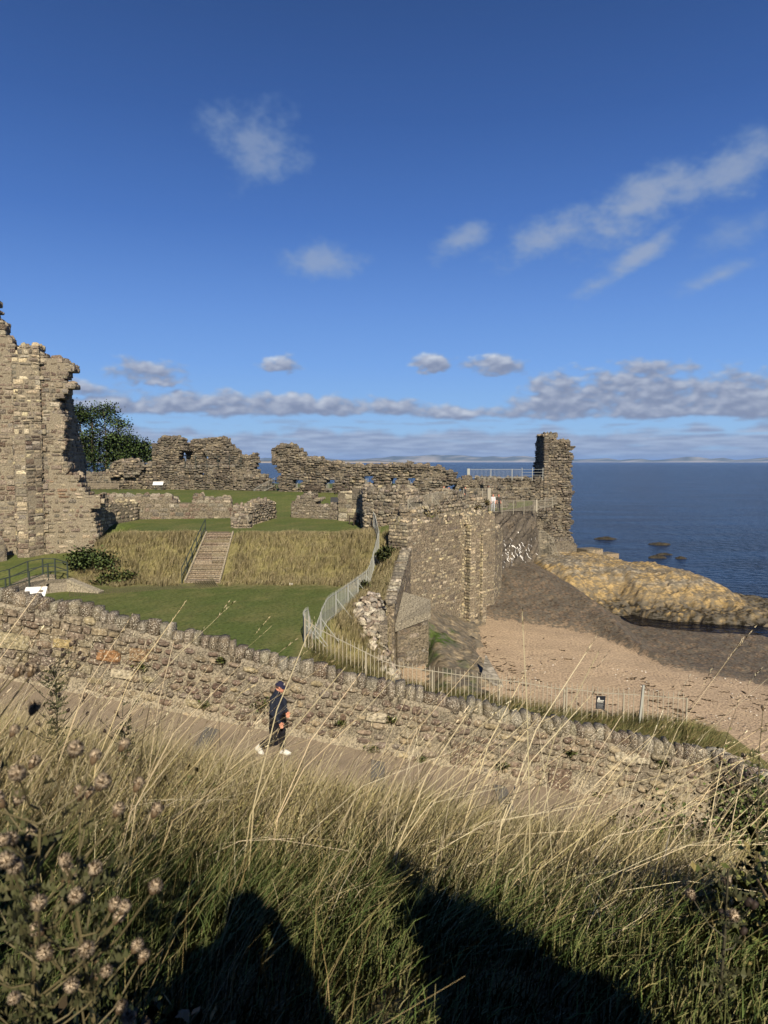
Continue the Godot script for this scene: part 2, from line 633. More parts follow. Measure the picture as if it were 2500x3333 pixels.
# One run of wall from a to b in plan (x, d). poly outlines its face in (metres along, height); stones are laid in uneven courses wherever
# their middle falls inside. o: thick, course, length, tones, shapes, depth, proud, gap, ragged, tilt, holes, flip, wave, cap
func wall(R: Dictionary, a: Vector2, b: Vector2, poly: Array, o := {}):
	var tones: Array = o.get("tones", TAN)
	var shapes: Array = o.get("shapes", rubble)
	var course: Array = o.get("course", [0.2, 0.34])
	var length: Array = o.get("length", [0.3, 0.75])
	var thick: float = o.get("thick", 1.0)
	var depth: float = o.get("depth", 0.22)
	var proud: float = o.get("proud", 0.05)
	var gap: float = o.get("gap", 0.025)
	var ragged: float = o.get("ragged", 0.18)
	var tilt: float = o.get("tilt", 0.03)
	var holes: Array = o.get("holes", [])
	var wave: float = o.get("wave", 0.05)
	var cap: bool = o.get("cap", true)
	var bulge: float = o.get("bulge", 0.0)
	var recess: float = o.get("recess", 0.012)
	var pits: float = o.get("pits", 0.0)
	var run := (b - a).length()
	var D := Vector3((b.x - a.x) / run, 0, -(b.y - a.y) / run)
	var O := Vector3(a.x, 0, -a.y)
	var N := Vector3.UP.cross(D) * -1.0
	var mid := (a + b) / 2
	if (N.dot(Vector3(-mid.x, 0, mid.y)) < 0) != bool(o.get("flip", false)):
		N = -N
	var X := D if D.cross(Vector3.UP).dot(N) > 0 else -D
	var pg := PackedVector2Array(poly)
	var lo := pg[0]
	var hi := pg[0]
	for q in pg:
		lo = lo.min(q)
		hi = hi.max(q)
	var inside := func(s: float, y: float) -> bool:
		var w := ragged
		var q := Vector2(s + nf.get_noise_2d(s * 1.7 + a.x * 3.1, y * 1.9) * w, y + nf.get_noise_2d(s * 1.3 + 40 + a.y, y * 1.2) * w)
		if not Geometry2D.is_point_in_polygon(q, pg):
			return false
		for hole in holes:
			if hole is Rect2 and hole.has_point(Vector2(s, y)):
				return false
		return true
	var y: float = lo.y
	while y < hi.y:
		var h := r(course[0], course[1])
		var s: float = lo.x
		var from := 0.0
		var open := false
		while s < hi.x + 0.01:
			var w := minf(r(length[0], length[1]), hi.x - s)
			if hi.x - s - w < length[0] * 0.6:
				w = hi.x - s
			w = maxf(w, 0.05)
			var cs := s + w / 2
			var cy := y + h / 2
			var is_in: bool = inside.call(cs, cy)
			if is_in:
				if not open:
					open = true
					from = s
					if cap:
						end_stones(R, shapes, O + D * s, y, h, -D, N, thick, tones, depth)
				var lift := nf.get_noise_2d(cs * 0.8 + a.y * 2.0, y * 0.6) * wave
				var p := O + D * cs + Vector3.UP * (cy + lift) + N * (r(-0.02, proud) - depth / 2 + bulge * (nz.get_noise_2d(cs * 0.45 + a.x * 3.0, y * 0.5 + a.y) - 0.12 + (r(-0.3, 0.0) if rng.randf() < pits else 0.0)))
				var tw := r(-tilt, tilt)
				var bx_ := Basis(X, Vector3.UP, N).rotated(N, tw).rotated(Vector3.UP, r(-tilt, tilt)).rotated(X, r(-tilt, tilt))
				if rng.randf() < 0.5:
					bx_ = bx_.rotated(N, PI)
				var sc := Vector3(w - gap * r(0.5, 1.6), h - gap * r(0.5, 1.6), depth)
				lay(R, shapes, Transform3D(Basis(bx_.x * sc.x, bx_.y * sc.y, bx_.z * sc.z), p), jitter_tone(tone_of(tones, cs, cy, a.x)))
				if cap and not inside.call(cs, cy + h * 0.9):
					var z := 0.1
					while z < thick:
						var dz := r(0.3, 0.6)
						var hh := r(0.12, 0.3)
						var q := O + D * (cs + r(-0.1, 0.1)) + Vector3.UP * (y + h + hh * 0.25) - N * (z + dz / 2)
						var bs := Basis(X, Vector3.UP, N).rotated(Vector3.UP, r(-0.5, 0.5)).rotated(X, r(-0.2, 0.2) - PI / 2 * (rng.randi() % 2))
						lay(R, rubble, Transform3D(bs * Basis.from_scale(Vector3(w * r(0.8, 1.1), hh, dz)), q), jitter_tone(tone_of(tones, cs, cy, a.x)))
						z += dz
			if open and (not is_in or s + w >= hi.x - 0.001):
				var to := s + w if is_in else s
				open = false
				core_box(R, O + D * from + Vector3.UP * y, D * (to - from), h, -N, recess, thick)
				if cap:
					end_stones(R, shapes, O + D * to, y, h, D, N, thick, tones, depth)
			s += w
		y += h


func end_stones(R: Dictionary, shapes: Array, p: Vector3, y: float, h: float, out: Vector3, N: Vector3, thick: float, tones: Array, depth: float):
	var z := 0.0
	while z < thick:
		var dz := minf(r(0.35, 0.7), thick - z)
		if dz < 0.12:
			break
		var X := Vector3.UP.cross(out)
		var q := p - N * (z + dz / 2) + Vector3.UP * (y + h / 2) + out * (r(-0.02, 0.05) - depth / 2 + 0.04)
		lay(R, shapes, Transform3D(Basis(X * (dz - 0.03), Vector3.UP * (h - 0.03), out * depth), q), jitter_tone(tone_of(tones, z, y, p.x)))
		z += dz


func core_box(R: Dictionary, p: Vector3, along: Vector3, h: float, inward: Vector3, front: float, thick: float):
	var st: SurfaceTool = R.core
	st.set_color(R.core_tone)
	var e := along.normalized() * 0.02
	var c := p + along / 2 + Vector3.UP * h / 2 + inward * (front + thick) / 2
	var x := along / 2 - e
	var z := inward * (thick - front) / 2
	if x.cross(Vector3.UP).dot(z) < 0:
		x = -x
	slab(st, c, x, Vector3.UP * (h / 2 + 0.001), z)


# tones drift slowly over a wall and jump from stone to stone
func tone_of(tones: Array, s: float, y: float, k: float) -> Color:
	var n := nf.get_noise_2d(s * 0.3 + k * 7.0, y * 0.4) * 0.7 + 0.5 + r(-0.38, 0.38)
	return tones[clampi(int(n * tones.size()), 0, tones.size() - 1)]


# stone colours, as they are in even light
const TAN := [Color(0.20, 0.165, 0.12), Color(0.30, 0.25, 0.18), Color(0.36, 0.30, 0.215), Color(0.27, 0.225, 0.165), Color(0.40, 0.335, 0.235), Color(0.23, 0.19, 0.145)]
const GREY := [Color(0.17, 0.15, 0.12), Color(0.235, 0.21, 0.17), Color(0.29, 0.255, 0.20), Color(0.20, 0.165, 0.13), Color(0.33, 0.29, 0.225), Color(0.15, 0.125, 0.10)]
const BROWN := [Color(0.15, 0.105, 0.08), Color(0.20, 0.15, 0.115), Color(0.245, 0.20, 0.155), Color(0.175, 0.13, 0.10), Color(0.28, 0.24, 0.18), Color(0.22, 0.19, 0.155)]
const CREAM := [Color(0.46, 0.39, 0.265), Color(0.53, 0.45, 0.31), Color(0.42, 0.355, 0.245), Color(0.49, 0.425, 0.31), Color(0.36, 0.31, 0.22), Color(0.55, 0.47, 0.30)]
const PATH_WALL := [Color(0.145, 0.105, 0.08), Color(0.19, 0.145, 0.11), Color(0.23, 0.185, 0.14), Color(0.165, 0.125, 0.095), Color(0.27, 0.225, 0.16), Color(0.34, 0.28, 0.18), Color(0.21, 0.175, 0.14)]


# ---------------------------------------------------------------- the ground
const EDGE := [[33.0, 0.3], [36.0, 0.5], [39.0, 0.6], [44.5, 1.6], [50.2, 5.3], [52.0, 7.1], [56.5, 7.8], [60.0, 9.2], [64.0, 9.7], [70.0, 12.3], [78.0, 16.2], [84.0, 18.6], [90.0, 19.5], [110.0, 20.0]]
const EDGE_TOP := [[33.0, 4.0], [36.0, 4.6], [39.0, 6.3], [44.5, 7.9], [48.0, 9.6], [60.0, 9.9], [64.0, 9.2], [80.0, 9.0]]
const FENCE_FOOT := [[-40.0, 6.0], [-3.5, 5.9], [0.3, 4.1], [5.9, 3.2], [9.0, 2.55], [13.2, 2.25], [16.0, 1.8]]
const SHELF := [[-5.0, 54.5], [9.8, 54.3], [13.0, 52.9], [15.9, 50.8], [16.9, 47.0], [17.8, 43.2], [20.8, 42.0], [23.0, 40.5], [40.0, 38.0]]
const POOL := [[18.5, 72.0], [22.0, 66.0], [22.8, 61.4], [23.6, 57.9], [24.5, 57.5], [27.0, 58.6], [28.4, 57.5], [29.7, 54.4], [34.0, 50.0], [50.0, 43.0]]


func path_y(x: float) -> float:
	return 6.9 - 0.205 * (x + 2.8)


# the grassy bank that the photograph was taken from, down to the ramp
func bank_y(x: float, d: float) -> float:
	var y0 := lerp_list([[-4.0, 12.6], [0.6, 12.48], [2.0, 12.25], [3.0, 11.9], [4.0, 11.42], [6.0, 10.35]], d)
	var foot := path_y(x) + 0.06
	var t := clampf((d - 6.0) / 8.6, 0, 1)
	var y := lerpf(y0 - 0.15 * x * smoothstep(1.5, 6.0, d), foot, t)
	return y + nf.get_noise_2d(x * 0.5, d * 0.5) * 0.12 * smoothstep(14.6, 12.0, d)


func land_y(x: float, d: float) -> float:
	var toe := lerpf(45.6, 43.0, smoothstep(-4.0, -0.5, x))
	var up := 8.8 + 0.2 * clampf((d - 51.0) / 10.0, 0, 1) + 1.5 * smoothstep(62.0, 81.0, d)
	up = lerpf(up, 9.8, smoothstep(-2.0, 2.0, x) * smoothstep(46.0, 52.0, d) * smoothstep(70.0, 60.0, d))
	up = lerpf(up, 9.2, smoothstep(7.5, 10.0, x) * smoothstep(61.0, 64.0, d))
	var t := smoothstep(toe, toe + 5.6 + 0.5 * nf.get_noise_2d(x * 0.4, 2.0), d)
	var y := lerpf(6.0, up, t)
	# the cutting for the stairs
	if absf(x + 11.95) < 1.3 and d > 45.5 and d < 51.6:
		y = minf(y, 5.95 + clampf((d - 46.0) / 5.18, 0, 1) * 2.8)
	y = lerpf(y, 6.9 + 0.4 * smoothstep(48, 54, d), smoothstep(-19.0, -22.5, x) * smoothstep(40.0, 48.0, d) * smoothstep(57.0, 54.0, d))
	# the spur between the railings and the sea wall
	if d < 48.0 and x > -4.0:
		var fx := lerp_list([[30.0, -3.5], [32.2, -3.5], [35.9, -2.5], [40.2, -1.6], [44.5, -0.8], [48.0, -0.3]], d)
		var e := lerp_list(EDGE, d)
		var u := clampf((x - fx) / maxf(e - fx, 0.3), 0, 1)
		y = lerpf(y, maxf(lerp_list(EDGE_TOP, d), 3.0), smoothstep(0.05, 0.95, u))
		y += 0.35 * sin(PI * u) * smoothstep(34.0, 38.0, d)
	return y


func beach_y(x: float, d: float) -> float:
	var sand := 2.6 - 0.075 * x - 0.01 * (d - 30.0)
	var y := sand
	var b := d - lerp_list(SHELF, x)
	if b > 0:
		var shelf := sand + 0.1 * smoothstep(0.0, 1.5, b) + minf(0.19 * b, 2.4) * smoothstep(22.0, 14.0, x)
		shelf -= 0.22 * maxf(x - 17.0, 0.0) * smoothstep(2.0, 12.0, b)
		shelf = lerpf(shelf, maxf(sand - 0.35, 0.55), smoothstep(17.0, 20.0, x) * smoothstep(0.0, 5.0, b) * smoothstep(20.0, 14.0, b))
		shelf += (nr.get_noise_2d(x * 0.09, d * 0.13) * 0.2 + nz.get_noise_2d(x * 0.4, d * 0.6) * 0.1 - 0.14 * smoothstep(0.5, 0.8, nr.get_noise_2d(x * 0.16 + d * 0.1, d * 0.3))) * smoothstep(0.5, 3.0, b)
		y = shelf
		if x > 17.0:
			var q := d - lerp_list(POOL, x) + nf.get_noise_2d(x * 0.7, d * 0.7) * 0.8
			y = lerpf(y, -0.55, smoothstep(-1.6, 0.8, q) * smoothstep(19.5, 22.0, x))
	else:
		y += nf.get_noise_2d(x * 0.35, d * 0.35) * 0.05
	if d > 84.0:
		y = lerpf(y, -2.0, smoothstep(84.0, 96.0, d))
	return y


func land_weight(x: float, d: float) -> float:
	if x < -3.5 and d < 36.0:
		return 1.0
	var e := lerp_list(EDGE, d)
	return (1.0 - smoothstep(e - 0.8, e - 0.3, x)) * (smoothstep(30.5, 35.0, d) if x > -3.4 else 1.0)


func ground(x: float, d: float) -> float:
	if d < 15.2:
		return bank_y(x, d)
	if d < 18.1:
		return path_y(x)
	var low := beach_y(x, d)
	if d < 34.0:
		var f := lerp_list(FENCE_FOOT, x) + 0.02 * (30.0 - d)
		var k := smoothstep(16.5, 13.0, x) * smoothstep(33.5, 30.5, d)
		low = lerpf(low, maxf(f, low), k)
	return lerpf(low, land_y(x, d), land_weight(x, d))


const TURF := Color(0.104, 0.134, 0.040)
const DRY := Color(0.24, 0.185, 0.085)


# 0 lawn, 1 sand, 2 rock shelf
func zone(x: float, d: float) -> int:
	if land_weight(x, d) > 0.4 or (d < 32.0 and x < 15.5 and ground(x, d) > beach_y(x, d) + 0.06):
		return 0
	return 2 if d > lerp_list(SHELF, x) + nf.get_noise_2d(x * 0.8, d * 0.8) * 0.5 else 1


func ground_tone(x: float, d: float, z: int) -> Color:
	var n := nz.get_noise_2d(x * 0.22, d * 0.22)
	var n2 := nz.get_noise_2d(x * 1.1 + 9, d * 1.1)
	if z == 0:
		var c := TURF.lerp(Color(0.138, 0.152, 0.055), clampf(0.5 + n * 1.2, 0, 1))
		c = c.lerp(Color(0.20, 0.182, 0.08), smoothstep(0.12, 0.45, nz.get_noise_2d(x * 0.45 + 30, d * 0.3)) * 0.55) * (1.0 + n2 * 0.22)
		# dry grass on the slopes and a parched strip along their foot
		var toe := lerpf(45.6, 43.0, smoothstep(-4.0, -0.5, x))
		var slope := smoothstep(toe - 1.0, toe + 0.4, d) * smoothstep(toe + 6.4, toe + 5.2, d) * smoothstep(-22.5, -19.5, x)
		if x > lerp_list([[30.0, -3.6], [32.2, -3.5], [35.9, -2.4], [40.2, -1.5], [44.5, -0.7], [49.0, -0.5]], d) and d < 49.0:
			slope = 1.0
		if d < 31.5 and x > -3.6:
			slope = 0.7
		c = c.lerp(Color(0.25, 0.205, 0.11), clampf(slope + n2 * 0.3 * slope, 0, 1) * 0.85)
		var strip := smoothstep(1.6, 0.0, absf(d - toe + 0.8)) * smoothstep(-21.0, -18.0, x)
		return c.lerp(Color(0.25, 0.21, 0.12), strip * clampf(0.5 + n2, 0, 1))
	var sand := Color(0.52, 0.395, 0.265) * (1.0 + n * 0.14)
	var wet := smoothstep(15.0, 26.0, x + (43.0 - d) * 0.12)
	sand = sand.lerp(Color(0.38, 0.29, 0.205), wet * 0.5)
	var rock := Color(0.19, 0.148, 0.105) * (1.0 + n * 0.35 + n2 * 0.3)
	rock = rock.lerp(Color(0.23, 0.165, 0.11), smoothstep(0.1, 0.5, n2 + n) * 0.6)
	var b := d - lerp_list(SHELF, x) + n2 * 1.2
	return sand.lerp(rock, smoothstep(-1.2, 1.6, b))


func grid(x0: float, x1: float, d0: float, d1: float, step: float, keep: Callable, tone: Callable, height: Callable) -> ArrayMesh:
	var nx := int(round((x1 - x0) / step)) + 1
	var nd := int(round((d1 - d0) / step)) + 1
	var v := PackedVector3Array()
	var c := PackedColorArray()
	var n := PackedVector3Array()
	var hs := PackedFloat32Array()
	for j in nd:
		for i in nx:
			hs.append(height.call(x0 + i * step, d0 + j * step))
	for j in nd:
		for i in nx:
			var x := x0 + i * step
			var d := d0 + j * step
			v.append(Vector3(x, hs[j * nx + i], -d))
			var i0 := maxi(i - 1, 0)
			var i1 := mini(i + 1, nx - 1)
			var j0 := maxi(j - 1, 0)
			var j1 := mini(j + 1, nd - 1)
			n.append(Vector3(-(hs[j * nx + i1] - hs[j * nx + i0]) / ((i1 - i0) * step), 1, (hs[j1 * nx + i] - hs[j0 * nx + i]) / ((j1 - j0) * step)).normalized())
			c.append(tone.call(x, d))
	var ix := PackedInt32Array()
	for j in nd - 1:
		for i in nx - 1:
			if keep.call(x0 + (i + 0.5) * step, d0 + (j + 0.5) * step):
				var a := j * nx + i
				ix.append_array([a, a + nx, a + nx + 1, a, a + nx + 1, a + 1])
	var arrays := []
	arrays.resize(Mesh.ARRAY_MAX)
	arrays[Mesh.ARRAY_VERTEX] = v
	arrays[Mesh.ARRAY_NORMAL] = n
	arrays[Mesh.ARRAY_COLOR] = c
	arrays[Mesh.ARRAY_INDEX] = ix
	var am := ArrayMesh.new()
	am.add_surface_from_arrays(Mesh.PRIMITIVE_TRIANGLES, arrays)
	return am


func build_ground():
	# water: one sheet to the horizon
	var plane := PlaneMesh.new()
	plane.size = Vector2(70000, 40000)
	plane.subdivide_width = 20
	plane.subdivide_depth = 20
	tag(put("sea", plane, M.sea, null, Transform3D(Basis(), Vector3(0, 0, -19900))), "dark blue rippled sea reaching to the far coast", "sea", "", "structure")
	var far_tone := func(z: int): return func(x: float, d: float) -> Color: return ground_tone(x, d, z)
	var of_zone := func(z: int): return func(x: float, d: float) -> bool: return zone(x, d) == z
	var by_lawn := func(x: float, d: float) -> bool: return zone(x - 0.35, d) == 0 or zone(x + 0.35, d) == 0 or zone(x, d - 0.35) == 0 or zone(x, d + 0.35) == 0
	var lawn_h := func(x: float, d: float) -> float: return ground(x, d) + 0.025
	tag(put("lawn", grid(-70, 20, 18.0, 112, 0.5, by_lawn, far_tone.call(0), lawn_h), M.lawn), "mown green castle lawn with dry grass slopes", "lawn", "", "structure")
	tag(put("beach", grid(-4, 44, 18.0, 58, 0.3, of_zone.call(1), far_tone.call(1), ground), M.sand), "trodden tan sand of the cove below the castle", "beach", "", "structure")
	tag(put("rock_shelf", grid(4.1, 52.1, 39.9, 98.1, 0.3, of_zone.call(2), far_tone.call(2), ground), M.shelf), "smooth brown rock shelf rising from sand to tower", "rock", "", "structure")
	var always := func(_x: float, _d: float) -> bool: return true
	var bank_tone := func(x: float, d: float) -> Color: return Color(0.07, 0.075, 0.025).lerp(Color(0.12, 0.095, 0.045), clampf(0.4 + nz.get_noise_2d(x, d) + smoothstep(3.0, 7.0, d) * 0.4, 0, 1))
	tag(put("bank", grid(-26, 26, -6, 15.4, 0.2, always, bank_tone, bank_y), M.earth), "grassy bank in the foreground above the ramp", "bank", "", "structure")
	var path_tone := func(x: float, d: float) -> Color: return Color(0.30, 0.245, 0.18) * (1.0 + nz.get_noise_2d(x * 0.6, d * 0.9) * 0.22 + nz.get_noise_2d(x * 3.0, d * 3.0) * 0.08)
	var path_h := func(x: float, d: float) -> float: return path_y(x) + 0.004 + 0.05 * smoothstep(17.4, 18.1, d) * (0.6 + nf.get_noise_2d(x * 2.0, d))
	tag(put("path", grid(-26, 14, 14.6, 18.2, 0.2, always, path_tone, path_h), M.tarmac), "brown gritty ramp path sloping down beside the stone wall", "path", "", "structure")
	var pl := PlaneMesh.new()
	pl.size = Vector2(9, 11)
	tag(put("rock_pool", pl, M.pool, null, Transform3D(Basis(), Vector3(26.0, 0.03, -59.5))), "dark still rock pool between the shelf and the outcrop", "pool", "", "structure")
	build_coast()
	build_rocks()


# the low hills across the bay and the wooded spit before them
func ridge(called: String, az0: float, az1: float, dist: float, high: Callable, tone: Callable, label: String, category: String):
	var st := mb()
	st.set_smooth_group(0)
	var n := 150
	var rows := 5
	for i in n:
		for j in rows:
			var p := []
			for q in [[i, j], [i, j + 1], [i + 1, j + 1], [i + 1, j]]:
				var az: float = lerpf(az0, az1, float(q[0]) / n)
				var t := float(q[1]) / rows
				var dd := dist * (1.0 + 0.22 * t)
				p.append([Vector3(sin(deg_to_rad(az)) * dd, high.call(az, t) - 1.0, -cos(deg_to_rad(az)) * dd), tone.call(az, t)])
			for k in [0, 1, 2, 0, 2, 3]:
				st.set_color(p[k][1])
				st.add_vertex(p[k][0])
	tag(put(called, done(st), M.plain), label, category, "", "structure")


func build_coast():
	var hill_h := func(az: float, t: float) -> float:
		var k := 62.0 + 55.0 * nz.get_noise_2d(az * 0.1, 3.3) + 30.0 * smoothstep(6, -3, absf(az - 4.0)) + 22.0 * nf.get_noise_2d(az * 0.5, 9.0)
		return maxf(k, 12.0) * sin(t * PI * 0.55) * 1.5 + 1.5
	var hill_c := func(az: float, t: float) -> Color:
		var n := nz.get_noise_2d(az * 2.1, t * 6.0)
		var field := Color(0.085, 0.10, 0.07).lerp(Color(0.36, 0.33, 0.25), smoothstep(0.08, 0.3, n) * 0.9)
		return Color(0.42, 0.40, 0.36) if t < 0.1 else field
	ridge("far_hills", -60, 60, 12500, hill_h, hill_c, "low hazy hills with pale fields across the bay", "hills")
	var wood_h := func(az: float, t: float) -> float:
		var end := smoothstep(3.4, -1.0, az)
		return 1.2 + (26.0 + 8.0 * nf.get_noise_2d(az * 6.0, 2.0)) * end * smoothstep(0.15, 0.35, t)
	var wood_c := func(az: float, t: float) -> Color:
		return Color(0.45, 0.38, 0.26) if t < 0.28 else Color(0.03, 0.045, 0.022) * (1.0 + nf.get_noise_2d(az * 20.0, t * 4.0) * 0.4)
	ridge("wooded_spit", -60, 3.4, 6800, wood_h, wood_c, "dark wooded spit with a pale sand edge across the bay", "headland")


# ---------------------------------------------------------------- rocks
# a rough rock standing on a plan outline: height(x, d) gives its top, the skirt goes down to the ground
func rock(called: String, x0: float, x1: float, d0: float, d1: float, step: float, height: Callable, tone: Callable, m: String, label: String, category := "rock"):
	var keep := func(x: float, d: float) -> bool: return height.call(x, d) > minf(ground(x, d), 5.0) - 0.7
	return tag(put(called, grid(x0, x1, d0, d1, step, keep, tone, height), M[m]), label, category)


func build_rocks():
	# the yellow sandstone outcrop between shelf and sea
	var front := [[15.0, 68.0], [16.3, 64.3], [18.1, 62.6], [20.5, 63.2], [22.6, 63.4], [24.0, 61.2], [28.8, 59.8], [33.0, 58.9], [44.0, 57.0]]
	var outcrop := func(x: float, d: float) -> float:
		var f := d - lerp_list(front, x) - nz.get_noise_2d(x * 0.35, d * 0.35) * 0.8
		var crest := lerp_list([[15.0, 3.4], [19.0, 4.1], [24.0, 3.9], [27.0, 3.3], [28.6, 3.55], [30.0, 3.3], [32.0, 2.9], [33.0, 2.2], [34.2, 1.3], [36.0, 1.15], [40.0, 0.9], [46.0, 0.6]], x + nf.get_noise_2d(d * 0.3, 4.0) * 0.8)
		var back := lerp_list([[14.0, 86.0], [22.0, 84.0], [28.0, 79.0], [33.0, 74.0], [38.0, 70.0], [46.0, 64.0]], x)
		var low := 1.0 + 0.35 * nz.get_noise_2d(x * 0.4, d * 0.6)
		var y := low * smoothstep(-0.5, 0.9, f) + (crest - low) * smoothstep(0.9, 9.0, f) * (0.72 + 0.28 * smoothstep(1.0, 3.5, f))
		y *= smoothstep(back + 1.5, back - 3.0, d)
		y *= smoothstep(14.2, 16.8, x)
		y += smoothstep(0.0, 1.5, f) * (nr.get_noise_2d(x * 0.07 + d * 0.05, d * 0.2) * 0.22 + nz.get_noise_2d(x * 0.3, d * 1.0) * 0.16 + nz.get_noise_2d(x * 1.2, d * 3.0) * 0.09 - 0.16 * smoothstep(0.55, 0.8, nr.get_noise_2d(x * 0.22 + 7.0, d * 0.55)))
		var step := y * 2.6 + nz.get_noise_2d(x * 0.3, d * 0.3) * 1.2
		y += (step - floor(step) - 0.5) * 0.13
		return y - 0.45
	var outcrop_c := func(x: float, d: float) -> Color:
		var y: float = outcrop.call(x, d)
		var n := nz.get_noise_2d(x * 0.12, y * 1.6 + d * 0.12)
		var n2 := nz.get_noise_2d(x * 0.9, d * 2.6)
		var c := Color(0.46, 0.33, 0.15).lerp(Color(0.31, 0.24, 0.14), clampf(0.45 + n * 1.5, 0, 1))
		c = c.lerp(Color(0.36, 0.33, 0.27), smoothstep(0.0, 0.4, n2 + n) * smoothstep(1.5, 3.0, y) * 0.8)
		c = c.lerp(Color(0.17, 0.14, 0.08), smoothstep(33.0, 35.0, x) * 0.8)
		# weed below the tide line
		return c.lerp(Color(0.022, 0.018, 0.01), smoothstep(1.25, 0.75, y + n2 * 1.0) * smoothstep(-0.3, 0.1, n2 + 0.2))
	rock("sandstone_outcrop", 13.5, 46, 56, 88, 0.22, outcrop, outcrop_c, "rock", "long yellow sandstone outcrop with dark weed along its waterline")
	# skerries that break the water
	var k := 0
	for q in [[40.1, 127.0, 2.9, 0.38], [46.6, 118.5, 2.7, 0.34], [42.2, 105.4, 1.7, 0.25], [39.9, 102.0, 1.9, 0.34], [43.0, 101.3, 1.5, 0.25]]:
		var lift := func(x: float, d: float) -> float:
			var e: float = 1.0 - pow((x - q[0]) / q[2], 2) - pow((d - q[1]) / (q[2] * 0.62), 2)
			return -0.3 + (q[3] + 0.3) * clampf(e, 0, 1) + nz.get_noise_2d(x * 0.8, d * 0.8) * 0.22 * clampf(e * 2.0, 0, 1)
		var dark := func(x: float, d: float) -> Color: return Color(0.07, 0.06, 0.04) * (1.0 + nz.get_noise_2d(x, d) * 0.8)
		var keep := func(x: float, d: float) -> bool: return lift.call(x, d) > -0.29
		tag(put("skerry", grid(q[0] - q[2], q[0] + q[2], q[1] - q[2] * 0.7, q[1] + q[2] * 0.7, 0.3, keep, dark, lift), M.dark_rock), ["farthest low dark skerry in the sea, just right of the tower foot", "long flat dark skerry farthest right in the sea", "small brown skerry behind the double skerry nearest the outcrop", "pale weedy skerry nearest the yellow outcrop", "small dark skerry right beside the pale weedy one"][k], "skerry", "skerries awash off the castle")
		k += 1
	# natural foot of the sea wall, where it runs into the sand
	var foot := func(x: float, d: float) -> float:
		var t := clampf((x - 2.4) / 3.6, 0, 1)
		var e := lerp_list([[30.5, 4.2], [32.0, 5.7], [36.0, 6.0], [40.0, 6.3], [44.0, 6.5], [50.0, 7.4], [51.5, 7.6], [54.0, 7.9], [56.0, 7.2]], d) + nz.get_noise_2d(x * 0.3, d * 0.5) * 0.9
		var y := lerpf(lerpf(3.1, 4.4, smoothstep(38.0, 45.0, d)), 2.4, t) * smoothstep(e + 0.3, e - 1.0, x) * smoothstep(30.2, 32.0, d) * smoothstep(57.0, 54.5, d)
		if d < 42.0:
			y = lerpf(2.2, y, smoothstep(2.3, 3.2, x))
		return y + nr.get_noise_2d(x * 0.3, d * 0.5) * 0.22 + nz.get_noise_2d(x * 1.3, d * 1.3) * 0.16
	var foot_c := func(x: float, d: float) -> Color:
		var n := nz.get_noise_2d(x * 0.8, d * 0.8)
		return Color(0.36, 0.29, 0.19).lerp(Color(0.20, 0.165, 0.115), clampf(0.5 + n * 1.6, 0, 1)).lerp(Color(0.06, 0.10, 0.02), smoothstep(0.15, 0.3, nz.get_noise_2d(x * 0.6 + 5, d * 0.35)) * smoothstep(5.2, 4.2, x))
	rock("wall_foot_rock", 1.5, 9.5, 30, 58, 0.25, foot, foot_c, "rock", "pale bedrock ledge at the sea wall's foot beside the sand")
	build_cliff()
	# boulder slab leaning in the sand
	var st := mb()
	st.set_color(Color(0.4, 0.38, 0.34))
	for p in [[Vector3(5.1, 1.6, -37.2), Vector3(6.5, 1.8, -36.4), Vector3(5.5, 3.6, -37.5), Vector3(6.6, 1.7, -37.6)]]:
		tri(st, p[0], p[2], p[1])
		tri(st, p[1], p[2], p[3])
		tri(st, p[0], p[3], p[2])
	tag(put("fallen_slab", done(st), M.rock), "pale grey triangular slab leaning between ledge and sand", "rock")


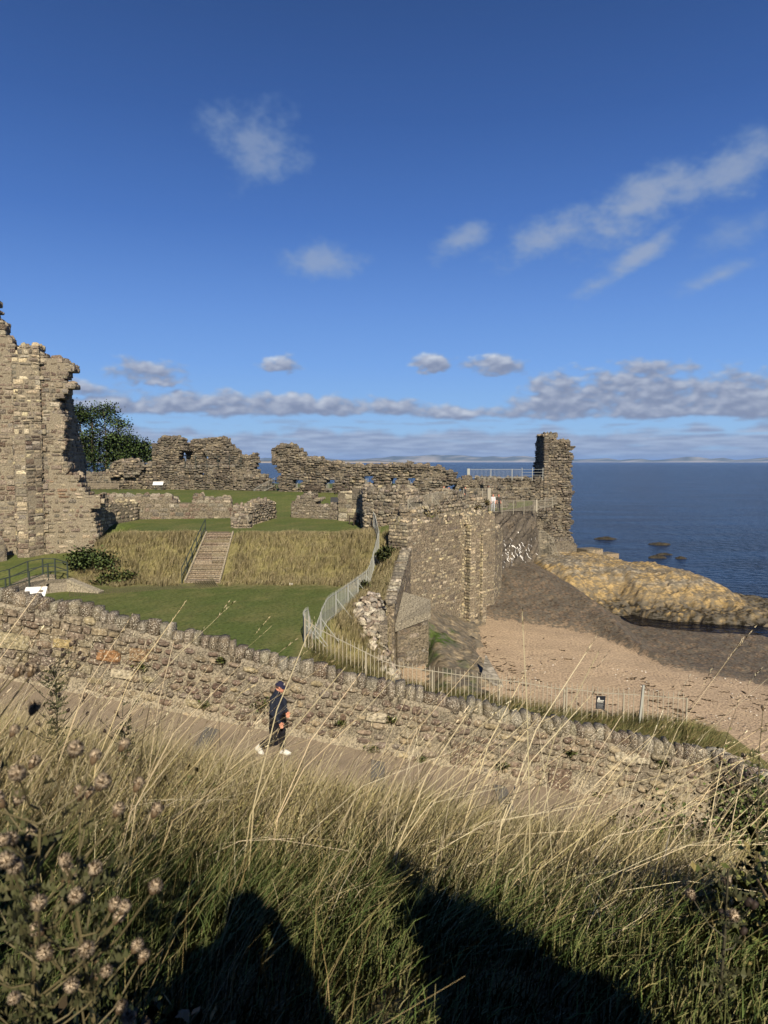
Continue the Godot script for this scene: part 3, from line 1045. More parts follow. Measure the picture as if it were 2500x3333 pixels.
# dark bedded cliff between the sea wall and the tower
func build_cliff():
	var base := [Vector2(10.2, 60.8), Vector2(12.0, 66.5), Vector2(13.6, 70.0), Vector2(15.6, 74.5), Vector2(17.4, 78.5), Vector2(18.6, 82.0)]
	var top := [Vector2(8.9, 63.5), Vector2(10.2, 66.5), Vector2(12.0, 69.5), Vector2(14.2, 73.0), Vector2(16.0, 76.5), Vector2(17.0, 80.0)]
	var st := mb()
	var nu := 110
	var nv := 46
	var pts := []
	for i in nu + 1:
		var u := float(i) / nu * (base.size() - 1)
		var k := mini(int(u), base.size() - 2)
		var b: Vector2 = base[k].lerp(base[k + 1], u - k)
		var t: Vector2 = top[k].lerp(top[k + 1], u - k)
		var row := []
		for j in nv + 1:
			var w := float(j) / nv
			var q := b.lerp(t, pow(w, 0.85))
			var y := lerpf(2.4, 9.25, w)
			# beds dip to the left: ledges follow slanted lines
			var bed := y * 1.15 - u * 1.35
			var n := nz.get_noise_2d(bed * 1.1, u * 0.5) * 0.75 + nr.get_noise_2d(bed * 0.8, u * 0.25) * 0.35 + nz.get_noise_2d(u * 3.0, y * 2.4) * 0.14
			var out := 0.55 * n * smoothstep(0.0, 0.08, w) * smoothstep(1.0, 0.9, w)
			row.append([Vector3(q.x + out * 0.85, y, -q.y + out * 0.5), n, bed, u, y])
		pts.append(row)
	st.set_smooth_group(0)
	for i in nu:
		for j in nv:
			for q in [[i, j], [i, j + 1], [i + 1, j + 1], [i, j], [i + 1, j + 1], [i + 1, j]]:
				var p: Array = pts[q[0]][q[1]]
				var c: Color = Color(0.15, 0.128, 0.10) * (1.0 + 0.5 * nz.get_noise_2d(p[2] * 1.6, p[3] * 0.7) + 0.2 * p[1])
				c = c.lerp(Color(0.24, 0.19, 0.13), smoothstep(0.15, 0.5, nz.get_noise_2d(p[3] * 0.8 + 6, p[4] * 0.4)) * 0.6)
				st.set_color(c)
				st.add_vertex(p[0])
	var cl := put("cliff", done(st), M.dark_rock)
	tag(cl, "dark cliff of slanting rock beds splashed white below the small court", "cliff", "", "structure")
	# bird lime running down the ledges
	var g := mb()
	for k in 64:
		var i := clampi(int(rng.randfn(42, 20)), 4, nu - 8)
		var j := clampi(int(19 - i * 0.06 + rng.randfn(0, 5.5)), 3, nv - 10)
		var len_ := rng.randi_range(1, 4)
		var wide := 1
		for s in len_:
			if j - s < 1:
				break
			var p0: Vector3 = pts[i][j - s][0]
			var p1: Vector3 = pts[i + wide][j - s][0]
			var q0: Vector3 = pts[i][j - s - 1][0]
			var q1: Vector3 = pts[i + wide][j - s - 1][0]
			var f := lerpf(0.75, 0.3, float(s) / len_)
			var mid0 := (p0 + p1) / 2
			var mid1 := (q0 + q1) / 2
			var off := Vector3(0.03, 0.01, 0.03)
			quad(g, mid1 + (q0 - mid1) * f + off, mid0 + (p0 - mid0) * f + off, mid0 + (p1 - mid0) * f + off, mid1 + (q1 - mid1) * f + off)
	tag(put("bird_lime", done(g), M.guano, cl), "", "", "", "stuff")


# ---------------------------------------------------------------- the castle
func P(list: Array) -> Array:
	var o := []
	for q in list:
		o.append(Vector2(q[0], q[1]))
	return o


func build_ruins():
	build_gatehouse()
	build_yard_walls()
	build_range()
	build_sea_wall()
	build_tower()


# tall ruin at the left edge
func build_gatehouse():
	var t := thing("ruined_gatehouse", "tall ruined stone gatehouse wall with broken buttress at the left edge", "ruin", Vector3(-26, 7, -52))
	var R := masonry(t, "stone", "mortar", Color(0.30, 0.255, 0.185))
	t.position = Vector3.ZERO
	var big := {"course": [0.16, 0.44], "length": [0.25, 0.9], "thick": 1.3, "ragged": 0.16, "tones": BROWN, "shapes": ashlar + rubble, "proud": 0.05, "gap": 0.04, "bulge": 0.1, "recess": 0.055, "depth": 0.34, "pits": 0.04, "wave": 0.07, "tilt": 0.035}
	# main wall with its stepped gable
	wall(R, Vector2(-33.0, 50.3), Vector2(-26.6, 51.5), P([[0, 6.2], [0, 27.5], [4.2, 27.5], [4.9, 26.0], [5.25, 25.1], [5.4, 24.0], [5.75, 23.6], [6.1, 23.1], [6.25, 22.6], [6.25, 21.3], [6.5, 21.2], [6.5, 6.2]]), big)
	# buttress beside it
	var B := big.duplicate()
	B.tones = TAN + GREY + BROWN
	B.thick = 1.6
	B.tones = TAN + GREY + CREAM + BROWN
	wall(R, Vector2(-26.75, 51.25), Vector2(-24.95, 51.55), P([[0.05, 6.4], [0.0, 21.4], [0.3, 21.7], [0.55, 22.1], [0.9, 22.45], [1.75, 22.4], [1.83, 22.0], [1.83, 6.4]]), B)
	# half-hexagon shaft on the lower part
	for q in [[Vector2(-26.9, 51.2), Vector2(-26.4, 50.4), 0.94], [Vector2(-26.4, 50.4), Vector2(-25.6, 50.5), 0.8], [Vector2(-25.6, 50.5), Vector2(-24.95, 51.5), 1.19]]:
		var L: float = q[2]
		var S := B.duplicate()
		S.thick = 0.5
		S.cap = false
		S.length = [0.4, 0.8]
		S.shapes = ashlar
		wall(R, q[0], q[1], P([[0, 6.4], [0, 16.0], [L, 15.6], [L, 6.4]]), S)
	# upper right bay with its overhanging broken head
	B.thick = 1.4
	B.tones = TAN + GREY + BROWN
	wall(R, Vector2(-24.95, 51.75), Vector2(-23.35, 52.0), P([[0, 11.8], [0, 22.1], [0.55, 22.0], [0.65, 21.6], [1.45, 21.45], [1.75, 21.2], [2.0, 21.0], [2.35, 20.85], [2.35, 20.55], [1.6, 20.35], [2.0, 19.7], [1.95, 19.3], [1.45, 19.1], [1.25, 18.4], [1.5, 17.8], [1.55, 14.7], [1.62, 13.4], [1.3, 12.7], [1.0, 11.8]]), B)
	# dark return of the wall behind it
	var K := big.duplicate()
	K.thick = 0.9
	K.tones = GREY
	wall(R, Vector2(-23.75, 53.2), Vector2(-24.55, 58.5), P([[0, 7.0], [0, 19.6], [1.8, 19.3], [2.2, 17.8], [3.2, 17.0], [3.6, 15.6], [5.0, 14.6], [5.0, 7.0]]), K)
	# broad lower wall
	var L2 := big.duplicate()
	L2.tones = BROWN + TAN + [Color(0.17, 0.115, 0.08), Color(0.22, 0.15, 0.10)]
	L2.shapes = rubble
	L2.gap = 0.05
	L2.recess = 0.03
	L2.bulge = 0.0
	L2.thick = 1.7
	wall(R, Vector2(-25.0, 51.7), Vector2(-21.35, 52.25), P([[0, 6.6], [0, 12.3], [0.7, 12.9], [1.55, 13.6], [1.75, 13.2], [2.4, 12.9], [2.7, 12.2], [3.0, 11.7], [3.9, 11.4], [3.95, 10.9], [3.6, 10.7], [3.6, 7.4]]), L2)
	# leaning coped wall at the foot, running out of the picture
	wall(R, Vector2(-28.4, 47.0), Vector2(-26.8, 49.4), P([[0, 5.6], [0, 7.2], [2.9, 8.7], [2.9, 5.6]]), {"thick": 0.5, "tones": GREY, "shapes": ashlar, "course": [0.3, 0.5], "length": [0.5, 0.9]})
	finish(R)


func ruin(called: String, label: String, category: String, m := "stone", core_tone := Color(0.28, 0.24, 0.18), core := "rubble_core") -> Dictionary:
	return masonry(thing(called, label, category), m, core, core_tone)


func build_yard_walls():
	# wall beyond the upper lawn, left of the stairs
	var R := ruin("yard_wall", "low brown stone wall with broken top beyond the stairs", "wall")
	wall(R, Vector2(-24.4, 60.0), Vector2(-12.7, 62.0), P([[0, 8.3], [0, 10.6], [0.4, 10.85], [1.9, 11.05], [5.5, 11.05], [5.95, 11.0], [6.2, 10.5], [7.5, 10.5], [7.7, 10.95], [8.4, 11.0], [8.8, 10.75], [10.8, 10.65], [11.0, 10.25], [11.8, 10.1], [11.85, 8.3]]), {"tones": BROWN + GREY, "thick": 1.3, "course": [0.22, 0.4], "length": [0.35, 0.9], "ragged": 0.1, "shapes": ashlar + rubble})
	wall(R, Vector2(-22.6, 54.2), Vector2(-21.0, 60.2), P([[0, 7.4], [0, 10.2], [2.0, 10.5], [6.2, 10.5], [6.2, 7.4]]), {"tones": TAN + CREAM, "thick": 0.9})
	finish(R)
	R = ruin("wall_stub", "short rubble wall stub beside the path at the top of the stairs", "wall")
	wall(R, Vector2(-10.9, 54.2), Vector2(-9.5, 62.0), P([[0, 8.6], [0, 9.35], [0.9, 9.9], [2.0, 10.05], [3.2, 10.45], [3.6, 10.65], [7.9, 10.5], [7.9, 8.6]]), {"tones": GREY + TAN, "thick": 1.0, "proud": 0.14, "ragged": 0.25, "tilt": 0.12, "length": [0.2, 0.5], "course": [0.14, 0.26]})
	wall(R, Vector2(-11.6, 54.0), Vector2(-10.3, 54.0), P([[0, 8.6], [0.1, 9.2], [0.7, 9.6], [1.3, 9.4], [1.3, 8.6]]), {"tones": GREY + TAN, "thick": 1.0, "proud": 0.14, "ragged": 0.3, "tilt": 0.15, "length": [0.2, 0.5], "course": [0.14, 0.26]})
	finish(R)
	R = ruin("low_wall", "low lichened wall with a heap of loose stones on its left end", "wall")
	wall(R, Vector2(-8.3, 62.5), Vector2(-3.8, 60.0), P([[0, 8.5], [0, 10.3], [0.4, 10.3], [0.6, 10.75], [1.15, 10.65], [1.35, 10.95], [1.7, 11.15], [2.3, 11.1], [2.4, 10.8], [2.7, 10.7], [2.9, 10.2], [5.1, 10.2], [5.1, 8.5]]), {"tones": GREY, "thick": 0.9, "ragged": 0.1})
	finish(R)
	R = ruin("wall_pier", "square block of coursed masonry behind the dark bench", "wall")
	wall(R, Vector2(-3.9, 59.6), Vector2(-1.4, 57.6), P([[0, 8.5], [0, 11.1], [1.6, 11.5], [3.0, 11.75], [3.2, 11.5], [3.2, 8.5]]), {"tones": GREY + CREAM, "thick": 1.6, "course": [0.3, 0.5], "length": [0.5, 1.2], "ragged": 0.06, "shapes": ashlar})
	finish(R)
	R = ruin("rubble_pier", "broken rubble end of the wall where the railing climbs", "ruin")
	wall(R, Vector2(-1.5, 52.2), Vector2(1.9, 50.2), P([[0, 8.2], [0, 11.75], [0.25, 12.1], [0.7, 11.8], [2.1, 11.85], [3.6, 11.8], [3.75, 10.8], [3.9, 9.8], [3.9, 8.2]]), {"tones": GREY + TAN, "thick": 2.2, "proud": 0.16, "ragged": 0.28, "tilt": 0.1, "course": [0.16, 0.34], "length": [0.22, 0.6], "wave": 0.14})
	wall(R, Vector2(-1.5, 52.2), Vector2(-2.0, 57.5), P([[0, 8.2], [0, 11.7], [2.0, 11.9], [5.3, 11.6], [5.3, 8.2]]), {"tones": GREY, "thick": 1.0, "proud": 0.14, "ragged": 0.2, "flip": false})
	# ruin mass stepping up along the sea wall
	wall(R, Vector2(1.9, 50.2), Vector2(3.9, 54.5), P([[0, 8.4], [0, 10.5], [1.5, 10.3], [3.0, 10.6], [4.7, 10.5], [4.7, 8.4]]), {"tones": GREY + TAN, "thick": 1.5, "proud": 0.2, "ragged": 0.35, "tilt": 0.15, "course": [0.16, 0.34], "length": [0.22, 0.6]})
	wall(R, Vector2(4.2, 55.5), Vector2(7.0, 60.0), P([[0, 8.6], [0, 10.7], [1.6, 11.4], [3.2, 11.5], [4.4, 11.3], [5.3, 11.0], [5.3, 8.6]]), {"tones": GREY + TAN, "thick": 1.6, "proud": 0.2, "ragged": 0.4, "tilt": 0.15, "course": [0.16, 0.34], "length": [0.22, 0.6]})
	wall(R, Vector2(7.0, 61.0), Vector2(9.6, 64.5), P([[0, 8.6], [0, 10.55], [2.0, 10.7], [4.3, 10.4], [4.3, 8.6]]), {"tones": GREY + TAN, "thick": 1.2, "proud": 0.2, "ragged": 0.3, "tilt": 0.15})
	finish(R)


func build_range():
	# building at the back left
	var R := ruin("ruined_range", "large ruined block with upper room and railing behind the far lawn", "ruin", "far_stone")
	var o := {"tones": GREY + TAN, "thick": 1.4, "course": [0.14, 0.36], "length": [0.22, 0.75], "proud": 0.1, "ragged": 0.3, "wave": 0.14, "gap": 0.012, "bulge": 0.42, "recess": 0.24, "depth": 0.6, "pits": 0.06, "tilt": 0.07, "shapes": rubble + ashlar}
	# left mass
	wall(R, Vector2(-28.9, 88.0), Vector2(-24.6, 86.9), P([[0.1, 9.8], [0.0, 14.9], [0.1, 16.2], [0.7, 16.7], [2.9, 17.0], [4.1, 16.6], [4.4, 16.5], [4.4, 15.2], [3.9, 15.0], [3.4, 14.6], [3.5, 13.6], [4.4, 13.6], [4.4, 9.8]]), o)
	# upper room set back, with openings
	var u := o.duplicate()
	u.holes = [Rect2(2.3, 14.0, 0.6, 1.2), Rect2(4.1, 13.3, 0.7, 0.9)]
	wall(R, Vector2(-24.9, 88.6), Vector2(-16.5, 86.6), P([[0, 13.0], [0, 16.6], [1.2, 16.85], [3.4, 16.75], [4.9, 16.8], [5.9, 16.4], [6.0, 15.6], [6.7, 15.3], [7.1, 14.7], [8.0, 14.6], [8.2, 13.0]]), u)
	# ground floor with its small window and doorway
	var g := o.duplicate()
	g.holes = [Rect2(1.9, 12.0, 0.45, 0.5)]
	g.thick = 1.0
	wall(R, Vector2(-24.6, 86.9), Vector2(-14.0, 84.0), P([[0, 9.8], [0, 13.5], [7.0, 13.35], [7.6, 14.6], [9.2, 14.75], [9.9, 14.3], [9.6, 13.2], [9.75, 12.4], [11.0, 12.1], [11.3, 11.6], [11.2, 9.6], [6.9, 9.6]]), g)
	var w := o.duplicate()
	w.proud = 0.1
	wall(R, Vector2(-18.2, 84.6), Vector2(-13.9, 83.2), P([[0, 9.6], [0.1, 11.7], [1.0, 12.05], [3.3, 12.1], [4.3, 11.7], [4.5, 9.6]]), w)
	# floor of the upper room
	var fl := mb()
	fl.set_color(Color(0.34, 0.31, 0.26))
	slab(fl, Vector3(-20.7, 13.45, -86.9), Vector3(3.9, 0, 0.95), Vector3(0, 0.08, 0), Vector3(0.2, 0, -0.9))
	put("upper_floor", done(fl), M.rubble_core, R.root)
	finish(R)
	# smaller overhanging lump to its left and the long boundary wall
	R = ruin("ruined_corner", "rounded ruin lump with undercut face left of the large block", "ruin", "far_stone")
	wall(R, Vector2(-34.6, 89.0), Vector2(-28.9, 88.2), P([[0.3, 9.8], [0.0, 12.6], [0.3, 13.7], [1.2, 14.0], [3.1, 14.0], [4.3, 13.5], [4.7, 12.9], [5.0, 13.5], [5.7, 13.9], [5.8, 9.8]]), o)
	wall(R, Vector2(-34.4, 88.4), Vector2(-30.2, 87.8), P([[0, 12.0], [0.1, 13.6], [1.0, 13.9], [2.9, 13.9], [4.0, 13.3], [4.1, 12.2]]), o)
	finish(R)
	R = ruin("boundary_wall", "low rough wall running left behind the long bench", "wall", "far_stone")
	wall(R, Vector2(-50.0, 84.0), Vector2(-34.4, 89.0), P([[0, 9.0], [0, 11.6], [8.0, 11.9], [13.0, 12.3], [16.4, 12.7], [16.4, 9.6]]), {"tones": GREY, "thick": 0.8, "proud": 0.12, "ragged": 0.12})
	finish(R)
	# long wall at the back with its row of windows
	R = ruin("window_wall", "long ruined wall with six small windows facing the far lawn", "ruin", "far_stone")
	var b := o.duplicate()
	b.thick = 1.1
	b.tones = TAN + GREY
	b.ragged = 0.24
	b.holes = [Rect2(2.6, 11.1, 1.1, 0.95), Rect2(6.6, 11.1, 1.1, 0.95), Rect2(9.0, 11.1, 0.5, 0.45), Rect2(11.4, 11.35, 1.1, 1.0), Rect2(14.5, 10.6, 0.75, 1.5), Rect2(16.5, 11.35, 1.0, 0.8), Rect2(17.25, 10.4, 0.25, 1.0)]
	wall(R, Vector2(-13.0, 82.0), Vector2(7.6, 74.0), P([[0.8, 9.6], [0.8, 12.5], [0.4, 13.2], [0.0, 14.1], [-0.1, 15.1], [0.2, 15.45], [1.2, 15.85], [2.8, 15.8], [3.2, 15.3], [3.6, 14.9], [3.9, 14.35], [4.3, 14.2], [5.6, 14.35], [6.3, 14.1], [7.2, 13.9], [8.8, 13.8], [9.9, 13.4], [11.4, 13.4], [12.6, 13.6], [14.0, 13.45], [16.1, 13.55], [16.6, 13.85], [17.4, 13.55], [18.4, 13.35], [20.7, 13.2], [21.5, 12.8], [22.1, 12.4], [21.9, 11.9], [21.2, 11.6], [20.5, 10.6], [20.3, 9.6]]), b)
	# arched window head of the fifth opening and bars in the openings
	var v := mb()
	for q in [[2.6, 3.7], [6.6, 7.7], [11.4, 12.5], [14.5, 15.25], [16.5, 17.5]]:
		var s: float = q[0]
		while s < q[1]:
			var p := Vector3(-13.0 + 0.932 * s, 11.6, -82.0 + 0.362 * s) + Vector3(-0.3, 0, -0.75)
			bar(v, p + Vector3(0, -1.0, 0), p + Vector3(0, 0.8, 0), 0.04)
			s += 0.16
	tag(put("window_bars", done(v), M.galvanised, R.root), "", "", "", "stuff")
	finish(R)
	# ruined arch to the right of it
	R = ruin("ruined_arch", "low broken arch in the ruins between the window wall and the small court", "ruin", "far_stone")
	wall(R, Vector2(7.3, 76.0), Vector2(12.2, 75.0), P([[0.1, 9.4], [0.1, 11.3], [0.5, 11.9], [1.3, 12.25], [2.4, 12.15], [3.3, 11.9], [3.6, 12.1], [4.8, 12.0], [5.0, 9.4], [2.85, 9.4], [2.75, 11.0], [2.3, 11.5], [1.5, 11.6], [0.8, 11.2], [0.6, 9.4]]), {"tones": GREY, "thick": 0.9, "proud": 0.1, "ragged": 0.08, "length": [0.18, 0.4], "course": [0.14, 0.26]})
	wall(R, Vector2(9.6, 72.0), Vector2(12.8, 72.8), P([[0, 8.6], [0, 11.0], [1.0, 11.6], [1.9, 11.2], [3.3, 11.0], [3.3, 8.6]]), {"tones": GREY, "thick": 1.2, "proud": 0.16, "ragged": 0.3})
	finish(R)


func build_sea_wall():
	var R := ruin("sea_wall", "high stained cream stone sea wall rising from the beach", "wall", "sea_stone", Color(0.30, 0.25, 0.18))
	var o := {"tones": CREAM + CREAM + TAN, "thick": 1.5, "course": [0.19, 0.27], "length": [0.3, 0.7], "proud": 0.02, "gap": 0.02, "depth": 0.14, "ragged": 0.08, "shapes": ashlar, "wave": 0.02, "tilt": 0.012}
	wall(R, Vector2(1.5, 44.8), Vector2(5.6, 50.2), P([[0, 1.5], [0, 10.15], [1.3, 9.95], [1.6, 9.75], [4.4, 9.85], [4.5, 9.55], [5.5, 9.65], [5.8, 10.05], [6.78, 10.05], [6.78, 1.6]]), o)
	# stub standing on its near corner
	wall(R, Vector2(1.1, 47.4), Vector2(2.9, 47.6), P([[0, 8.6], [0, 10.9], [0.8, 10.7], [1.6, 10.35], [1.8, 8.6]]), {"tones": TAN, "thick": 1.2, "ragged": 0.25, "proud": 0.14})
	# raking wing wall towards the camera
	var rk := o.duplicate()
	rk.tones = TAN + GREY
	rk.thick = 0.7
	rk.cap = false
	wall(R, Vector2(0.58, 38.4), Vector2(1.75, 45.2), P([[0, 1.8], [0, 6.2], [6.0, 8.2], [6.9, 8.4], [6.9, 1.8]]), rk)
	# coping stones down the rake
	for i in 18:
		var f := (i + 0.5) / 18.0
		var q := Vector2(0.58, 38.4).lerp(Vector2(1.75, 45.2), f)
		var y := lerp_list([[0.0, 6.15], [6.0, 8.15], [6.9, 8.35]], f * 6.9)
		lay(R, block, Transform3D(Basis(Vector3.UP, 0.14) * Basis.from_scale(Vector3(0.75, 0.34, 0.42)), Vector3(q.x - 0.3, y, -q.y)), jitter_tone(Color(0.33, 0.30, 0.24)))
	# stepped buttress ribs beyond the corner
	for q in [[Vector2(5.6, 50.4), Vector2(6.15, 50.5), 10.0, 0.55], [Vector2(6.15, 50.5), Vector2(7.35, 52.0), 10.15, 1.9], [Vector2(7.35, 52.0), Vector2(7.95, 56.0), 10.1, 4.0], [Vector2(7.95, 56.0), Vector2(9.05, 57.2), 9.8, 1.6], [Vector2(9.05, 57.2), Vector2(10.2, 60.5), 8.4, 3.4], [Vector2(10.2, 60.5), Vector2(10.5, 62.5), 8.0, 2.0]]:
		var L: float = q[3]
		o.flip = q[0].x > 10.0
		wall(R, q[0], q[1], P([[0, 1.6], [0, q[2]], [L, q[2] - 0.15], [L, 1.6]]), o)
	o.flip = false
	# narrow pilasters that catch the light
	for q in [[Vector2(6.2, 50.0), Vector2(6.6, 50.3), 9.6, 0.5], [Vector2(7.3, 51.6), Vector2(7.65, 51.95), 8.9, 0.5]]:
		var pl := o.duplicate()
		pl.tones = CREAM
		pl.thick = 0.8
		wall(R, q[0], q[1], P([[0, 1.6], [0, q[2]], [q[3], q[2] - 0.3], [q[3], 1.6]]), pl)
	finish(R)
	# wedge-topped buttress at the near end
	R = ruin("buttress", "dark wedge-topped buttress block at the sea wall's near end", "buttress", "sea_stone", Color(0.26, 0.22, 0.16))
	var bt := o.duplicate()
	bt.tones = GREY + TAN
	bt.thick = 1.0
	bt.course = [0.26, 0.36]
	bt.length = [0.5, 1.0]
	bt.ragged = 0.02
	bt.cap = false
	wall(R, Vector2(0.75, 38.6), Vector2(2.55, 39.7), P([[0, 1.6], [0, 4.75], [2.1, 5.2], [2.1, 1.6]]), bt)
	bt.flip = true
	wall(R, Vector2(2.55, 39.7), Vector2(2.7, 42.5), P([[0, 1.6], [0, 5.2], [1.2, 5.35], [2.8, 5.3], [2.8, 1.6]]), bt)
	var st := mb()
	st.set_color(Color(0.26, 0.235, 0.18))
	var a := Vector3(0.62, 5.0, -38.45)
	var b := Vector3(2.66, 5.5, -39.6)
	var c := Vector3(2.75, 5.85, -41.2)
	var d := Vector3(1.15, 6.25, -41.6)
	var dn := Vector3(0, -0.42, 0)
	quad(st, a, d, c, b)
	quad(st, a, b, b + dn, a + dn)
	quad(st, b, c, c + dn, b + dn)
	put("sloping_top", done(st), M.stone, R.root)
	finish(R)
	# rubble fallen on the spur
	R = ruin("rubble_heap", "heap of pale broken masonry on the grassy spur inside the railing", "rubble")
	for i in 420:
		var ph := r(0, TAU)
		var q := sqrt(rng.randf())
		var x := -0.35 + cos(ph) * q * 1.2
		var dd := 36.4 + sin(ph) * q * 2.0
		var s := r(0.12, 0.42)
		var bs := Basis.from_euler(Vector3(r(-0.6, 0.6), r(0, TAU), r(-0.6, 0.6))) * Basis.from_scale(Vector3(s * r(0.8, 1.6), s * r(0.5, 0.9), s))
		lay(R, rubble, Transform3D(bs, at(x, dd, (1 - q * q) * 1.15 + r(-0.1, 0.1))), jitter_tone(pick([Color(0.42, 0.37, 0.30), Color(0.34, 0.30, 0.24), Color(0.5, 0.45, 0.37), Color(0.27, 0.21, 0.16)])))
	(R.core as SurfaceTool).set_color(Color(0.3, 0.26, 0.2))
	slab(R.core, at(-0.42, 36.2, 0.1), Vector3(0.6, 0, 0), Vector3(0, 0.5, 0), Vector3(0, 0, 1.0))
	finish(R)


func build_tower():
	var R := ruin("sea_tower", "tall broken tower standing alone at the cliff's seaward end", "tower", "far_stone")
	var o := {"tones": TAN + GREY, "thick": 1.5, "course": [0.14, 0.36], "length": [0.22, 0.8], "proud": 0.1, "ragged": 0.25, "wave": 0.14, "gap": 0.012, "bulge": 0.38, "recess": 0.22, "depth": 0.6, "pits": 0.06, "tilt": 0.07, "shapes": rubble + ashlar}
	o = o.duplicate()
	o.thick = 3.6
	o.ragged = 0.1
	wall(R, Vector2(19.6, 86.0), Vector2(23.3, 86.2), P([[0, 3.0], [0, 11.9], [-0.1, 17.2], [0.5, 17.2], [0.95, 16.9], [1.05, 16.6], [2.9, 16.45], [3.35, 16.3], [3.45, 13.8], [3.45, 5.2], [3.8, 4.0], [3.8, 3.0]]), o)
	o = o.duplicate()
	o.thick = 1.5
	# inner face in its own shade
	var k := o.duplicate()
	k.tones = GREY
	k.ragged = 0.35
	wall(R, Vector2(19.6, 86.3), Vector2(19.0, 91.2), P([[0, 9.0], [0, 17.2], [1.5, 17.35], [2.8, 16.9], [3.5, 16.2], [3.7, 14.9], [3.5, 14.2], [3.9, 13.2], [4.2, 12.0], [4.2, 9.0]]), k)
	# curtain wall carrying the platform
	wall(R, Vector2(10.2, 85.6), Vector2(19.7, 86.2), P([[0.3, 8.4], [0.0, 11.2], [0.5, 11.85], [2.0, 11.9], [9.5, 11.9], [9.5, 8.4]]), o)
	wall(R, Vector2(9.6, 83.6), Vector2(13.0, 84.4), P([[0, 8.6], [0.2, 10.9], [0.7, 11.7], [1.6, 11.4], [2.6, 10.7], [3.5, 10.1], [3.5, 8.6]]), o)
	# stair flank coming down from the platform
	wall(R, Vector2(11.6, 83.0), Vector2(16.8, 83.8), P([[0, 8.6], [0.0, 11.5], [1.0, 11.4], [5.2, 9.0], [5.2, 8.4]]), {"tones": [Color(0.18, 0.155, 0.12), Color(0.22, 0.19, 0.15)], "thick": 0.6, "proud": 0.02, "ragged": 0.05, "shapes": ashlar, "course": [0.3, 0.4]})
	finish(R)
	R = ruin("tower_revetment", "rough retaining wall under the tower beside the dark cliff", "wall", "far_stone")
	wall(R, Vector2(17.0, 81.5), Vector2(19.8, 82.6), P([[0.1, 5.0], [0, 8.5], [2.9, 8.7], [3.0, 3.0], [1.6, 3.0], [0.9, 4.2]]), o)
	wall(R, Vector2(19.6, 83.2), Vector2(22.8, 84.6), P([[0, 2.2], [0, 6.6], [0.6, 7.4], [1.6, 6.4], [2.6, 5.0], [3.5, 4.2], [3.5, 2.2]]), o)
	finish(R)
	R = ruin("landing_wall", "low grey wall of thin slabs by the iron gate under the tower", "wall", "far_stone")
	wall(R, Vector2(18.9, 78.6), Vector2(22.6, 82.0), P([[0, 2.0], [0, 4.3], [0.8, 4.9], [3.0, 5.0], [5.0, 4.2], [5.0, 2.0]]), {"tones": GREY, "thick": 0.8, "course": [0.1, 0.18], "length": [0.3, 0.8], "proud": 0.04, "ragged": 0.1})
	finish(R)
	R = ruin("jetty_stub", "short flat-topped concrete stub on the rocks beyond the tower", "jetty", "stone")
	wall(R, Vector2(24.4, 84.0), Vector2(29.0, 86.0), P([[0, 1.5], [0, 3.9], [1.2, 3.2], [4.9, 2.9], [4.9, 1.5]]), {"tones": [Color(0.33, 0.26, 0.17)], "thick": 2.0, "shapes": ashlar, "course": [0.5, 0.7], "length": [1.0, 2.0], "ragged": 0.05, "cap": false})
	finish(R)


